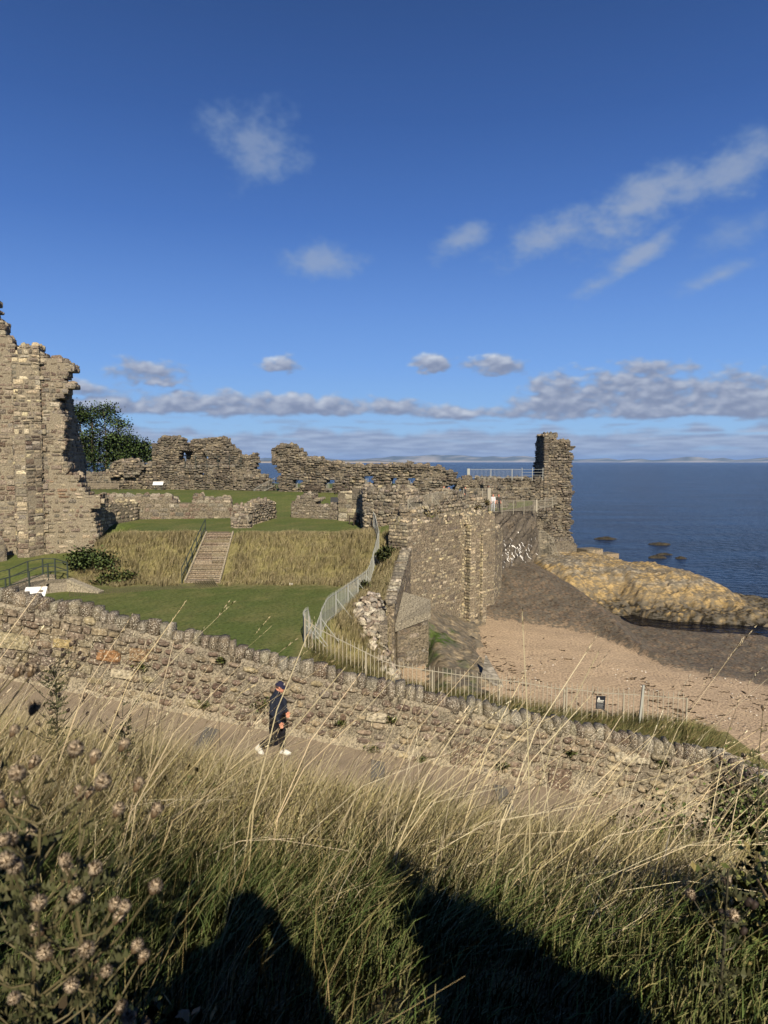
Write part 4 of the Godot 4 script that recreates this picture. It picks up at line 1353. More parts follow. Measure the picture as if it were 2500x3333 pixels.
# ---------------------------------------------------------------- the wall along the ramp
func build_path_wall():
	var R := ruin("ramp_wall", "long sloping rubble wall with rounded coping stones along the ramp", "wall", "stone", Color(0.42, 0.36, 0.255), "mortar")
	var len_ := 21.0
	var poly := []
	var tops := [[-12.4, 10.85], [-10.0, 10.3], [-7.6, 9.85], [-5.0, 9.17], [-2.8, 8.57], [0.25, 7.8], [3.3, 7.12], [5.75, 6.6], [8.6, 5.95]]
	poly.append(Vector2(0, path_y(-12.4) - 0.35))
	for q in tops:
		poly.append(Vector2(q[0] + 12.4, q[1]))
	poly.append(Vector2(len_, path_y(8.6) - 0.35))
	# rubble in wandering courses that follow the slope
	var y := -0.35
	while y < 2.6:
		var h := r(0.15, 0.26)
		var s := 0.0
		while s < len_:
			var w := r(0.2, 0.5)
			var x := -12.4 + s + w / 2
			var yy := lerpf(path_y(x), 7.0, 0.0) + y + h / 2 + nf.get_noise_2d(x * 0.7, y * 1.1) * 0.1
			if Geometry2D.is_point_in_polygon(Vector2(x + 12.4, yy - 0.02), PackedVector2Array(poly)) and rng.randf() < 0.9:
				var N := Vector3(0, 0, 1)
				var b := Basis(N, -0.2 + r(-0.12, 0.12))
				if rng.randf() < 0.5:
					b = b * Basis(N, PI)
				var left := smoothstep(-5.5, -8.0, x)
				var right := smoothstep(2.5, 5.5, x)
				var tone: Color = tone_of(PATH_WALL, x, y * 1.4, 1.0)
				tone = tone.lerp(Color(0.30, 0.25, 0.175), 0.45 * right).lerp(pick([Color(0.30, 0.255, 0.17), Color(0.235, 0.20, 0.15), Color(0.185, 0.15, 0.12)]), 0.6 * left)
				var tight := 0.012 if rng.randf() < left else r(0.02, 0.075)
				lay(R, ashlar if rng.randf() < left * 0.8 else (rubble if rng.randf() < 0.35 + right * 0.5 else boulder), Transform3D(b * Basis.from_scale(Vector3(w - tight, h * r(0.85, 1.0) - tight * 0.8, 0.2)), Vector3(x, yy, -18.02 + r(-0.025, 0.02))), jitter_tone(tone, 0.2))
			s += w
		y += h
	# a few stones that stand out
	for q in [[-7.15, 8.98, 0.62, 0.3, Color(0.30, 0.165, 0.08)], [-6.35, 9.0, 0.52, 0.34, Color(0.25, 0.17, 0.10)], [-8.3, 9.3, 0.55, 0.24, Color(0.38, 0.30, 0.15)], [-9.6, 9.35, 0.85, 0.42, Color(0.32, 0.28, 0.18)], [-6.8, 8.5, 0.6, 0.24, Color(0.44, 0.39, 0.29)], [2.0, 6.35, 0.5, 0.6, Color(0.15, 0.11, 0.085)], [4.6, 5.6, 0.62, 0.72, Color(0.16, 0.115, 0.09)], [6.5, 6.25, 0.95, 0.25, Color(0.45, 0.40, 0.3)], [-0.2, 7.35, 0.55, 0.25, Color(0.46, 0.41, 0.31)]]:
		lay(R, ashlar, Transform3D(Basis(Vector3(0, 0, 1), -0.12) * Basis.from_scale(Vector3(q[2], q[3], 0.2)), Vector3(q[0], q[1], -17.99)), q[4])
	# mortar body, pale and grey by turns
	var st: SurfaceTool = R.core
	st.set_smooth_group(0)
	var nx := 210
	var ny := 20
	var pts := []
	for i in nx + 1:
		var x := -12.4 + len_ * i / nx
		var top := lerp_list(tops, x) + 0.05
		var row := []
		for j in ny + 3:
			var yy := lerpf(path_y(x) - 0.5, top, minf(float(j) / ny, 1.0))
			var m := clampf(0.5 + nz.get_noise_2d(x * 0.55, yy * 1.1) * 1.3, 0, 1)
			var tone := Color(0.20, 0.175, 0.135).lerp(Color(0.34, 0.295, 0.22), m)
			tone = tone.lerp(Color(0.38, 0.33, 0.245), smoothstep(0.55, 0.1, yy - path_y(x)) * 0.6)
			var p := Vector3(x, yy, -18.01 + nz.get_noise_2d(x * 1.8, yy * 2.2) * 0.05 + 0.1 * smoothstep(0.35, -0.1, yy - path_y(x)))
			if j == ny + 1:
				p = Vector3(x, top, -18.62)
			elif j == ny + 2:
				p = Vector3(x, path_y(x) - 1.5, -18.66)
			row.append([p, tone])
		pts.append(row)
	for i in nx:
		for j in ny + 2:
			for q in [[i, j], [i, j + 1], [i + 1, j + 1], [i, j], [i + 1, j + 1], [i + 1, j]]:
				st.set_color(pts[q[0]][q[1]][1])
				st.add_vertex(pts[q[0]][q[1]][0])
	# coping stones set on edge
	var x := -12.4
	while x < 8.5:
		var w := r(0.16, 0.36)
		var hgt := r(0.32, 0.5)
		var top := lerp_list(tops, x + w / 2)
		var b := Basis(Vector3(0, 0, 1), r(-0.22, 0.06)) * Basis(Vector3(1, 0, 0), r(-0.12, 0.12)) * Basis(Vector3.UP, r(-0.15, 0.15))
		var cap := put("coping_stone", tinted(pick(cobble + block), jitter_tone(pick([Color(0.20, 0.17, 0.125), Color(0.165, 0.135, 0.10), Color(0.23, 0.20, 0.15), Color(0.28, 0.25, 0.19), Color(0.15, 0.115, 0.085)]), 0.18)), M.coping, R.root)
		cap.transform = Transform3D(b * Basis.from_scale(Vector3(w * 1.2, hgt * 1.15, r(0.5, 0.66))), Vector3(x + w / 2, top + hgt * 0.36, -18.28 + r(-0.04, 0.06)))
		x += w
	finish(R)
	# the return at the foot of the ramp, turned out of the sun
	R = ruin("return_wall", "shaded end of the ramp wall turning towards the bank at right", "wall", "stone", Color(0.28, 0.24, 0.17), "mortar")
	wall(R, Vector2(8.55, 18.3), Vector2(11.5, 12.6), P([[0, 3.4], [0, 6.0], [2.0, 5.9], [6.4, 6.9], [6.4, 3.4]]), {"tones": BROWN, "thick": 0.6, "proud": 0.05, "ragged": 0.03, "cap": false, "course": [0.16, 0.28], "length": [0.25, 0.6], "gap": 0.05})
	var n := 26
	for i in n:
		var t := (i + 0.5) / n
		var p := Vector2(8.55, 18.3).lerp(Vector2(11.5, 12.6), t)
		var top := lerp_list([[0.0, 6.0], [0.31, 5.9], [1.0, 6.9]], t)
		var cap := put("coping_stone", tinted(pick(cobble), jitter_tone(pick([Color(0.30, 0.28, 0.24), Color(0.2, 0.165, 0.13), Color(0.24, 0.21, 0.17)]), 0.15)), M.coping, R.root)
		cap.transform = Transform3D(Basis(Vector3.UP, 1.09) * Basis.from_scale(Vector3(0.27, 0.5, 0.6)), Vector3(p.x + 0.22, top + 0.16, -p.y - 0.12))
	finish(R)


var tints := {}
func tinted(shape: ArrayMesh, tone: Color) -> ArrayMesh:
	var key := [shape, int(tone.r * 40.0), int(tone.g * 40.0), int(tone.b * 40.0)]
	if not tints.has(key):
		var arr := shape.surface_get_arrays(0)
		var cols := PackedColorArray()
		cols.resize(arr[Mesh.ARRAY_VERTEX].size())
		cols.fill(tone)
		arr[Mesh.ARRAY_COLOR] = cols
		var am := ArrayMesh.new()
		am.add_surface_from_arrays(Mesh.PRIMITIVE_TRIANGLES, arr)
		tints[key] = am
	return tints[key]


# ---------------------------------------------------------------- railings
# foot: points (x, height, d). Every pale, post, stay and rail is a part.
func railing(called: String, label: String, foot: Array, m: String, o := {}) -> Node3D:
	var t := thing(called, label, "fence", Vector3.ZERO, 0.0, o.get("group", ""))
	var high: float = o.get("high", 1.25)
	var over: float = o.get("over", 0.16)
	var space: float = o.get("space", 0.13)
	var posts: float = o.get("posts", 2.6)
	var wide: float = o.get("wide", 0.018)
	var pts := []
	for q in foot:
		pts.append(Vector3(q[0], q[1], -q[2]))
	var pale := mb()
	var tall := high + over - 0.05
	slab(pale, Vector3(0, 0.05 + tall / 2 - 0.04, 0), Vector3(wide / 2, 0, 0), Vector3(0, tall / 2 - 0.04, 0), Vector3(0, 0, wide / 3))
	var y1 := 0.05 + tall - 0.08
	for k in 4:
		var c := [Vector3(-wide / 2, y1, -wide / 3), Vector3(wide / 2, y1, -wide / 3), Vector3(wide / 2, y1, wide / 3), Vector3(-wide / 2, y1, wide / 3)]
		tri(pale, c[k], c[(k + 1) % 4], Vector3(0, y1 + 0.08, 0))
	var pale_mesh := done(pale)
	var run := 0.0
	var next_pale := 0.0
	var next_post := 0.0
	var rails: Array = o.get("rails", [0.14, high])
	for rh in rails:
		var rail := mb()
		for i in pts.size() - 1:
			var e: Vector3 = (pts[i + 1] - pts[i]).normalized() * 0.01
			bar(rail, pts[i] + Vector3.UP * rh, pts[i + 1] + Vector3.UP * rh + e, 0.03, o.get("rail_h", 0.03))
		put("rail", done(rail), M[m], t)
	for i in pts.size() - 1:
		var L: float = (pts[i + 1] - pts[i]).length()
		var e: Vector3 = (pts[i + 1] - pts[i]) / L
		var yaw := atan2(-e.z, e.x)
		while next_pale < run + L:
			var p: Vector3 = pts[i] + e * (next_pale - run)
			if not o.get("no_pales", false):
				put("pale", pale_mesh, M[m], t, Transform3D(Basis(Vector3.UP, yaw) * Basis(Vector3.RIGHT, r(-0.012, 0.012)), p))
			next_pale += space
		while next_post <= run + L:
			var p: Vector3 = pts[i] + e * (next_post - run)
			var post := mb()
			slab(post, Vector3(0, high / 2 - 0.1, 0), Vector3(0.03, 0, 0), Vector3(0, high / 2 + 0.15, 0), Vector3(0, 0, 0.03))
			put("post", done(post), M[m], t, Transform3D(Basis(Vector3.UP, yaw), p))
			if o.get("stays", 0.0) != 0.0:
				var stay := mb()
				var out := Vector3(e.z, 0, -e.x).normalized() * float(o.stays)
				bar(stay, p + Vector3.UP * high * 0.8, p + out - Vector3.UP * 0.1, 0.03)
				put("stay", done(stay), M[m], t)
			next_post += posts
		run += L
	return t


func on_ground(list: Array) -> Array:
	var out := []
	for i in list.size():
		out.append([list[i][0], ground(list[i][0], list[i][1]), list[i][1]])
	return out


# a smooth run of points through the given ones
func smooth_line(list: Array, n: int) -> Array:
	var c := Curve3D.new()
	for i in list.size():
		var a: Vector3 = Vector3(list[maxi(i - 1, 0)][0], 0, list[maxi(i - 1, 0)][1])
		var b: Vector3 = Vector3(list[mini(i + 1, list.size() - 1)][0], 0, list[mini(i + 1, list.size() - 1)][1])
		var p := Vector3(list[i][0], 0, list[i][1])
		c.add_point(p, -(b - a) * 0.14, (b - a) * 0.14)
	var out := []
	for k in n + 1:
		var q := c.sample_baked(c.get_baked_length() * k / n)
		out.append([q.x, q.z])
	return out


func build_fences():
	var line := smooth_line([[-3.45, 30.2], [-3.62, 31.2], [-3.4, 32.6], [-2.5, 35.9], [-1.6, 40.2], [-0.85, 44.3], [-0.35, 46.6]], 26)
	railing("lawn_railing", "grey iron railing curving up from the lawn corner to the broken pier", on_ground(line), "galvanised", {"stays": -0.9, "posts": 2.4, "space": 0.125, "high": 1.22})
	railing("pier_railing", "short dark-looking railing seen end-on climbing the bank to the pier", on_ground([[-0.35, 46.7], [-0.62, 49.4], [-0.8, 51.4]]), "galvanised", {"space": 0.125, "high": 1.22})
	var low := smooth_line([[-3.42, 30.1], [-1.2, 29.8], [0.9, 29.7], [3.5, 29.8], [6.1, 30.2], [8.0, 30.4]], 20)
	railing("slope_railing", "rusty pale railing running down the slope behind the ramp wall", on_ground(low), "pale_iron", {"space": 0.19, "high": 1.2, "over": 0.24, "posts": 3.0, "rails": [1.2], "wide": 0.024})
	railing("beach_railing", "pale railing with a black notice between ramp wall and beach", on_ground([[8.05, 30.4], [9.6, 30.5], [11.3, 30.6]]), "pale_iron", {"space": 0.235, "high": 1.3, "over": 0.3, "rails": [1.3], "wide": 0.028})
	railing("beach_railing_end", "last stretch of pale railing right of the leaning post", on_ground([[11.5, 30.6], [13.55, 30.8]]), "pale_iron", {"space": 0.235, "high": 1.3, "over": 0.3, "rails": [1.3], "wide": 0.028, "posts": 2.05})
	var p := at(11.4, 30.6)
	var st := mb()
	bar(st, p + Vector3(-0.06, -0.2, 0), p + Vector3(0.1, 1.75, 0), 0.09)
	tag(put("gate_post", done(st), M.galvanised), "stout grey leaning post in the middle of the beach railing", "post")
	notice(at(9.55, 30.45) + Vector3(0, 0.9, 0.05))
	# small court and platform
	railing("court_railing", "close pale railing on the ruins above the sea wall", [[1.7, 10.35, 49.6], [4.25, 10.55, 55.6], [6.7, 10.5, 60.2]], "pale_iron", {"space": 0.13, "high": 1.0, "over": 0.1, "stays": -0.8})
	railing("court_railing", "open railing left of the white sheet-sided post above the sea wall", [[7.0, 10.5, 62.0], [9.4, 10.4, 64.2]], "pale_iron", {"space": 0.17, "high": 1.1, "over": 0.1})
	railing("court_railing", "railing along the clifftop lawn of the small court", [[9.9, 9.15, 65.8], [13.2, 8.95, 71.0], [16.4, 8.65, 76.0]], "pale_iron", {"space": 0.16, "high": 1.1, "over": 0.12, "stays": 0.7, "posts": 2.9})
	railing("court_railing", "short railing between clifftop lawn and the tower", [[16.6, 8.75, 76.2], [18.6, 8.8, 79.5], [20.2, 9.05, 82.0]], "pale_iron", {"space": 0.18, "high": 0.95, "over": 0.1})
	railing("platform_railing", "grey railing on the platform left of the tower", [[10.3, 11.95, 84.9], [16.6, 11.95, 85.4]], "galvanised", {"space": 0.16, "high": 1.1, "over": 0.12})
	railing("platform_rails", "three plain grey rails joining platform railing to the tower", [[16.7, 11.95, 85.4], [19.4, 11.95, 85.7]], "galvanised", {"no_pales": true, "rails": [0.4, 0.75, 1.1], "posts": 1.3})
	st = mb()
	bx(st, -0.16, 0, -0.12, 0.16, 1.25, 0.12)
	tag(put("sheet_post", done(st), M.galvanised, null, Transform3D(Basis(), Vector3(10.15, 11.9, -84.8))), "white sheet post at the platform railing's left end", "post")
	st = mb()
	bx(st, -0.16, 0, -0.03, 0.16, 1.35, 0.03)
	tag(put("sheet_post", done(st), M.pale_iron, null, Transform3D(Basis(Vector3.UP, 0.3), Vector3(9.7, 10.2, -65.0))), "pale sheet post where the court railings meet", "post")
	st = mb()
	bx(st, -0.1, 0, -0.03, 0.1, 1.3, 0.03)
	tag(put("sheet_post", done(st), M.pale_iron, null, Transform3D(Basis(Vector3.UP, 0.3), Vector3(16.5, 8.6, -76.1))), "pale sheet post at the right end of the clifftop railing", "post")
	railing("gap_railing", "sloping railing in the gap left of the window wall", [[-15.3, 9.7, 83.0], [-14.3, 10.3, 82.6], [-12.7, 11.1, 82.0]], "galvanised", {"space": 0.22, "high": 1.0, "over": 0.15, "posts": 9.0})
	railing("range_railing", "thin railing along the upper room of the ruined block", [[-24.4, 13.5, 86.6], [-20.5, 13.5, 85.5], [-16.9, 13.5, 84.6]], "dark_paint", {"no_pales": true, "rails": [0.55, 1.05], "posts": 1.5, "rail_h": 0.03})
	# bowed iron gate under the tower
	var t := thing("iron_gate", "bowed iron gate closing the ledge under the tower", "gate")
	var fr := mb()
	var tops := []
	for i in 15:
		var a := float(i) / 14
		var q := Vector3(17.35 + 1.75 * a, 0, -(78.6 + 0.3 * sin(a * PI) - 1.6 * a * a))
		var y := 6.35 - 2.4 * pow(a, 3.0) - 0.15 * (1 - a)
		tops.append(q + Vector3.UP * y)
		var b := mb()
		var foot := ground(q.x, -q.z)
		bar(b, q + Vector3.UP * minf(foot, y - 0.6), q + Vector3.UP * (y + 0.12), 0.03)
		put("pale", done(b), M.pale_iron, t)
	for i in 14:
		bar(fr, tops[i], tops[i + 1], 0.04)
		bar(fr, tops[i] - Vector3.UP * 0.9, tops[i + 1] - Vector3.UP * 0.9, 0.04)
	put("frame", done(fr), M.pale_iron, t)


# black warning notice: white triangle, two bold lines, small grey print too fine to read
func notice(p: Vector3):
	var t := thing("warning_notice", "black notice with white warning triangle on the beach railing", "sign", p, 0.0)
	t.rotation.z = -0.04
	var st := mb()
	bx(st, -0.2, -0.29, -0.012, 0.2, 0.29, 0.012)
	put("plate", done(st), M.sign_black, t)
	st = mb()
	tri(st, Vector3(-0.15, 0.13, 0.016), Vector3(-0.09, 0.25, 0.016), Vector3(-0.03, 0.13, 0.016))
	put("warning_triangle", done(st), M.sign_white, t)
	st = mb()
	bx(st, -0.097, 0.165, 0.016, -0.083, 0.205, 0.019)
	bx(st, -0.097, 0.145, 0.016, -0.083, 0.157, 0.019)
	put("exclamation_mark", done(st), M.sign_black, t)
	for row in 2:
		st = mb()
		var x := -0.155
		while x < [0.14, 0.11][row]:
			var w := r(0.018, 0.034)
			bx(st, x, 0.075 - row * 0.062, 0.013, x + w, 0.105 - row * 0.062, 0.016)
			x += w + 0.008
		put("heading", done(st), M.sign_white, t)
	st = mb()
	for row in 9:
		var y := -0.045 - row * 0.024 - (0.012 if row > 6 else 0.0)
		var x := -0.155
		while x < 0.14 - r(0.0, 0.05):
			var w := r(0.015, 0.04)
			bx(st, x, y - 0.008, 0.013, x + w, y, 0.015)
			x += w + 0.008
	put("small_print", done(st), M.sign_grey, t)


# ---------------------------------------------------------------- benches, boards, bridge, stairs
func bench(called: String, label: String, p: Vector3, turn: float, wide: float, group := "", m := "bench_wood"):
	var t := thing(called, label, "bench", p, turn, group)
	for i in 4:
		var st := mb()
		bx(st, -wide / 2, 0.42, 0.05 + i * 0.11, wide / 2, 0.45, 0.14 + i * 0.11)
		put("seat_slat", done(st), M[m], t)
	var n := int(wide / 0.11)
	for i in n:
		var st := mb()
		var x := -wide / 2 + (i + 0.5) * wide / n
		slab(st, Vector3(x, 0.66, -0.01), Vector3(0.03, 0, 0), Vector3(0, 0.2, -0.04), Vector3(0, 0.004, 0.012))
		put("back_slat", done(st), M[m], t)
	for s in [0.47, 0.86]:
		var st := mb()
		bx(st, -wide / 2 - 0.03, s, -0.03 - (s - 0.47) * 0.2, wide / 2 + 0.03, s + 0.06, 0.02 - (s - 0.47) * 0.2)
		put("back_rail", done(st), M[m], t)
	for s in [-1, 1]:
		var x: float = s * wide / 2
		for z in [0.0, 0.46]:
			var st := mb()
			bx(st, x - 0.035, 0, z - 0.035, x + 0.035, 0.64 if z > 0.1 else 0.9, z + 0.035)
			put("leg", done(st), M[m], t)
		var ar := mb()
		bx(ar, x - 0.04, 0.64, -0.03, x + 0.04, 0.68, 0.54)
		put("armrest", done(ar), M[m], t)


func board(label: String, p: Vector3, turn: float, wide: float, deep: float, high: float, slope: float, m: String, pic: bool):
	var t := thing("information_board", label, "information board", p, turn)
	var st := mb()
	var up := Vector3(0, sin(slope), -cos(slope)) * deep / 2
	slab(st, Vector3(0, high, 0), Vector3(wide / 2, 0, 0), up, up.cross(Vector3.RIGHT).normalized() * 0.02)
	put("panel", done(st), M[m], t)
	for s in [-1, 1]:
		st = mb()
		bx(st, s * wide * 0.28 - 0.04, -0.1, -0.05, s * wide * 0.28 + 0.04, high - 0.02, 0.05)
		put("leg", done(st), M.dark_paint, t)
	if pic:
		var nrm := Vector3.RIGHT.cross(up).normalized() * 0.024
		if nrm.y < 0:
			nrm = -nrm
		st = mb()
		for row in 7:
			var x := -0.36
			while x < -0.02 + 0.1 * (row % 2):
				var w := r(0.03, 0.08)
				slab(st, Vector3(x, high, 0) + up * (0.55 - row * 0.15) * wide * 1.6 + nrm, Vector3(w / 2, 0, 0), up * 0.03, nrm * 0.05)
				x += w + 0.03
		put("print", done(st), M.sign_grey, t)
		st = mb()
		var c := Vector3(0.26, high, 0) + nrm
		for k in 14:
			var a := TAU * k / 14
			var b := TAU * (k + 1) / 14
			tri(st, c, c + (Vector3.RIGHT * cos(b) + up.normalized() * sin(b)) * 0.1, c + (Vector3.RIGHT * cos(a) + up.normalized() * sin(a)) * 0.1)
		put("round_picture", done(st), M.old_wood, t)


func build_furniture():
	bench("park_bench", "dark slatted bench against the window wall, left of the pair", Vector3(-8.0, 10.42, -79.0), 0.15, 1.75, "dark benches on the far lawn")
	bench("park_bench", "dark slatted bench against the window wall, right of the pair", Vector3(-4.6, 10.42, -77.7), 0.15, 1.6, "dark benches on the far lawn")
	bench("park_bench", "dark bench turned sideways beside the rubble pier", Vector3(-2.15, 8.98, -56.2), -1.25, 1.25)
	bench("park_bench", "weathered long bench by the low boundary wall at far left", Vector3(-34.2, 10.4, -86.2), 0.25, 3.4, "", "old_wood")
	bench("park_bench", "dark bench on the small court behind the clifftop railing", Vector3(12.9, 9.2, -74.5), 0.0, 2.0)
	board("white information board on the far lawn before the ruined block", Vector3(-27.4, 10.5, -85.5), 0.15, 1.2, 0.8, 0.85, 0.5, "board_white", false)
	board("dark information board seen from behind near the square block", Vector3(-4.35, 9.6, -62.5), 0.0, 0.8, 0.5, 1.0, 1.1, "sign_black", false)
	board("white information board just behind the ramp wall by the footbridge", Vector3(-16.5, 6.9, -33.0), 0.25, 0.95, 0.7, 0.95, 0.5, "board_white", true)
	# dark recess box by the window wall
	build_stairs()
	build_bridge()
	# ribbed matting across the lawn
	var st := mb()
	st.set_color(Color(0.17, 0.155, 0.09))
	var a := Vector2(-19.0, 42.0)
	var b := Vector2(-11.0, 45.6)
	for i in 66:
		var q := a.lerp(b, (i + 0.5) / 66.0)
		var side := (b - a).orthogonal().normalized() * (0.85 if i < 56 else 1.15)
		bar(st, at(q.x - side.x, q.y - side.y, 0.02), at(q.x + side.x, q.y + side.y, 0.02), 0.06, 0.05)
	tag(put("lawn_matting", done(st), M.earth), "ribbed walkway matting across the lawn to the stairs", "matting")
	# worn path at the head of the stairs
	st = mb()
	st.set_smooth_group(0)
	for i in 12:
		for q in [[i, 0], [i + 1, 0], [i + 1, 1], [i, 0], [i + 1, 1], [i, 1]]:
			var t: float = q[0] / 12.0
			var x := lerpf(-12.2, -11.2, t) + (0.75 - 0.25 * t) * (1 if q[1] == 0 else -1)
			st.set_color(Color(0.20, 0.165, 0.10))
			st.add_vertex(at(x, lerpf(50.9, 60.5, t), 0.02))
	tag(put("worn_path", done(st), M.earth), "worn earth path from the stairs past the wall stub", "path", "", "structure")
	st = mb()
	for i in 5:
		var c := Vector3(r(-0.1, 0.1), r(0.0, 0.06), r(-0.1, 0.1))
		slab(st, c, Vector3(r(0.05, 0.1), r(-0.03, 0.03), 0), Vector3(0, r(0.03, 0.05), 0.02), Vector3(0, 0.03, r(0.05, 0.09)))
	tag(put("paper_litter", done(st), M.litter, null, Transform3D(Basis(), at(-6.0, 45.2, 0.05))), "crumpled white scrap lying at the foot of the dry bank", "litter")
	# drain strips across the ramp
	var k := 0
	for q in [[-4.35, "grey stone drain strip across the ramp left of the walking man"], [-0.15, "grey stone drain strip across the ramp right of the walking man"], [2.95, "grey stone drain strip across the ramp farthest to the right"]]:
		st = mb()
		st.set_color(Color(0.16, 0.15, 0.14))
		for j in 4:
			var z0 := -15.0 - j * 0.62
			var x0: float = q[0]
			slab(st, Vector3(x0, path_y(x0) + 0.01, z0 - 0.3), Vector3(0.17, -0.035, 0), Vector3(0, 0.02, 0), Vector3(0, 0, 0.3))
		tag(put("drain_strip", done(st), M.tarmac), q[1], "drain", "drain strips across the ramp")
		k += 1
	# seaweed on the sand
	var xs := []
	var cs := PackedColorArray()
	var weed := mb()
	for i in 5:
		var c := Vector3(r(-0.3, 0.3), 0.02, r(-0.07, 0.07))
		slab(weed, c, Vector3(r(0.08, 0.2), r(-0.01, 0.02), r(-0.05, 0.05)), Vector3(0, r(0.012, 0.03), 0), Vector3(r(-0.02, 0.02), 0, r(0.02, 0.05)))
	var spots := [[6.5, 45.0, 0.4, 4.0, 40], [7.4, 41.0, 0.5, 2.5, 22], [11.2, 38.0, 2.0, 4.0, 16], [14.6, 37.0, 0.35, 2.4, 34], [14.9, 33.5, 0.6, 1.4, 18], [19.0, 37.5, 2.4, 1.6, 60], [22.5, 36.5, 1.8, 1.0, 70], [24.0, 33.5, 1.4, 1.6, 40], [12.0, 44.0, 4.5, 6.0, 30], [8.3, 36.0, 0.8, 2.2, 14]]
	for q in spots:
		for i in q[4]:
			var x: float = q[0] + rng.randfn(0, q[2])
			var d: float = q[1] + rng.randfn(0, q[3])
			if zone(x, d) == 1:
				var s := r(0.12, 0.85)
				xs.append(Transform3D(Basis(Vector3.UP, rng.randfn(0.2, 0.7)) * Basis.from_scale(Vector3(s, s, s * r(0.5, 1.3))), at(x, d, 0.0)))
				cs.append(Color(0.05, 0.035, 0.02) * r(0.5, 1.3))
	var wm: StandardMaterial3D = M.weed_black
	wm.albedo_color = Color.WHITE
	wm.vertex_color_use_as_albedo = true
	scatter("seaweed", done(weed), wm, xs, cs)
	# pebbles and shells along the drift lines
	xs = []
	cs = PackedColorArray()
	for i in 1500:
		var x := r(8, 26)
		var d := r(27, 44)
		var n := nz.get_noise_2d(x * 0.2 + d * 0.12, d * 0.3)
		if zone(x, d) == 1 and n > 0.12:
			var s := r(0.03, 0.1)
			xs.append(Transform3D(Basis.from_euler(Vector3(0, r(0, TAU), 0)) * Basis.from_scale(Vector3(s * 1.4, s * 0.7, s)), at(x, d, s * 0.2)))
			cs.append(pick([Color(0.22, 0.18, 0.14), Color(0.38, 0.32, 0.25), Color(0.14, 0.11, 0.09), Color(0.5, 0.46, 0.4)]))
	scatter("beach_pebbles", cobble[0], M.plain, xs, cs)


func build_stairs():
	var t := thing("stairs", "worn stone stairs climbing the dry grass bank", "stairs", Vector3(-11.95, 6.0, -46.0))
	var n := 14
	for i in n:
		var f := float(i) / n
		var w := lerpf(1.08, 0.9, f)
		var parts := 1 + rng.randi() % 2
		var x := -w
		for k in parts:
			var st := mb()
			st.set_color(jitter_tone(pick([Color(0.30, 0.24, 0.165), Color(0.25, 0.20, 0.14), Color(0.34, 0.28, 0.2)]), 0.15))
			var x1 := w if k == parts - 1 else r(-0.3, 0.3)
			var z := -i * 0.37
			slab(st, Vector3((x + x1) / 2, 0.1 + i * 0.2 + r(-0.006, 0.006), z - 0.22 + r(-0.015, 0.015)), Vector3((x1 - x) / 2 - 0.006, r(-0.01, 0.01), r(-0.01, 0.01)), Vector3(0, 0.1, 0), Vector3(0, 0, 0.2))
			slab(st, Vector3((x + x1) / 2, 0.19 + i * 0.2 + r(-0.006, 0.006), z - 0.2 + r(-0.015, 0.015)), Vector3((x1 - x) / 2 - 0.006, r(-0.012, 0.012), r(-0.012, 0.012)), Vector3(0, 0.035, 0), Vector3(0, 0, 0.25))
			put("step", done(st), M.stone, t)
			x = x1
	for s in [-1, 1]:
		var kb := mb()
		kb.set_color(Color(0.36, 0.31, 0.23))
		bar(kb, Vector3(s * 1.14, 0.1, 0.1), Vector3(s * 0.96, 2.86, -5.1), 0.1, 0.22)
		put("kerb", done(kb), M.stone, t)
	t = thing("handrail", "dark metal handrail with posts on the left of the stairs", "handrail", Vector3(-11.95, 6.0, -46.0))
	for i in 6:
		var f := i / 5.0
		var st := mb()
		var p := Vector3(lerpf(-1.3, -1.08, f), lerpf(0.0, 2.75, f), lerpf(0.25, -5.2, f))
		bar(st, p + Vector3(0, -0.1, 0), p + Vector3(0, 1.05, 0), 0.05)
		put("post", done(st), M.dark_paint, t)
	for h in [0.5, 1.05]:
		var st := mb()
		bar(st, Vector3(-1.3, h, 0.25), Vector3(-1.08, 2.75 + h, -5.2), 0.05)
		put("rail", done(st), M.dark_paint, t)


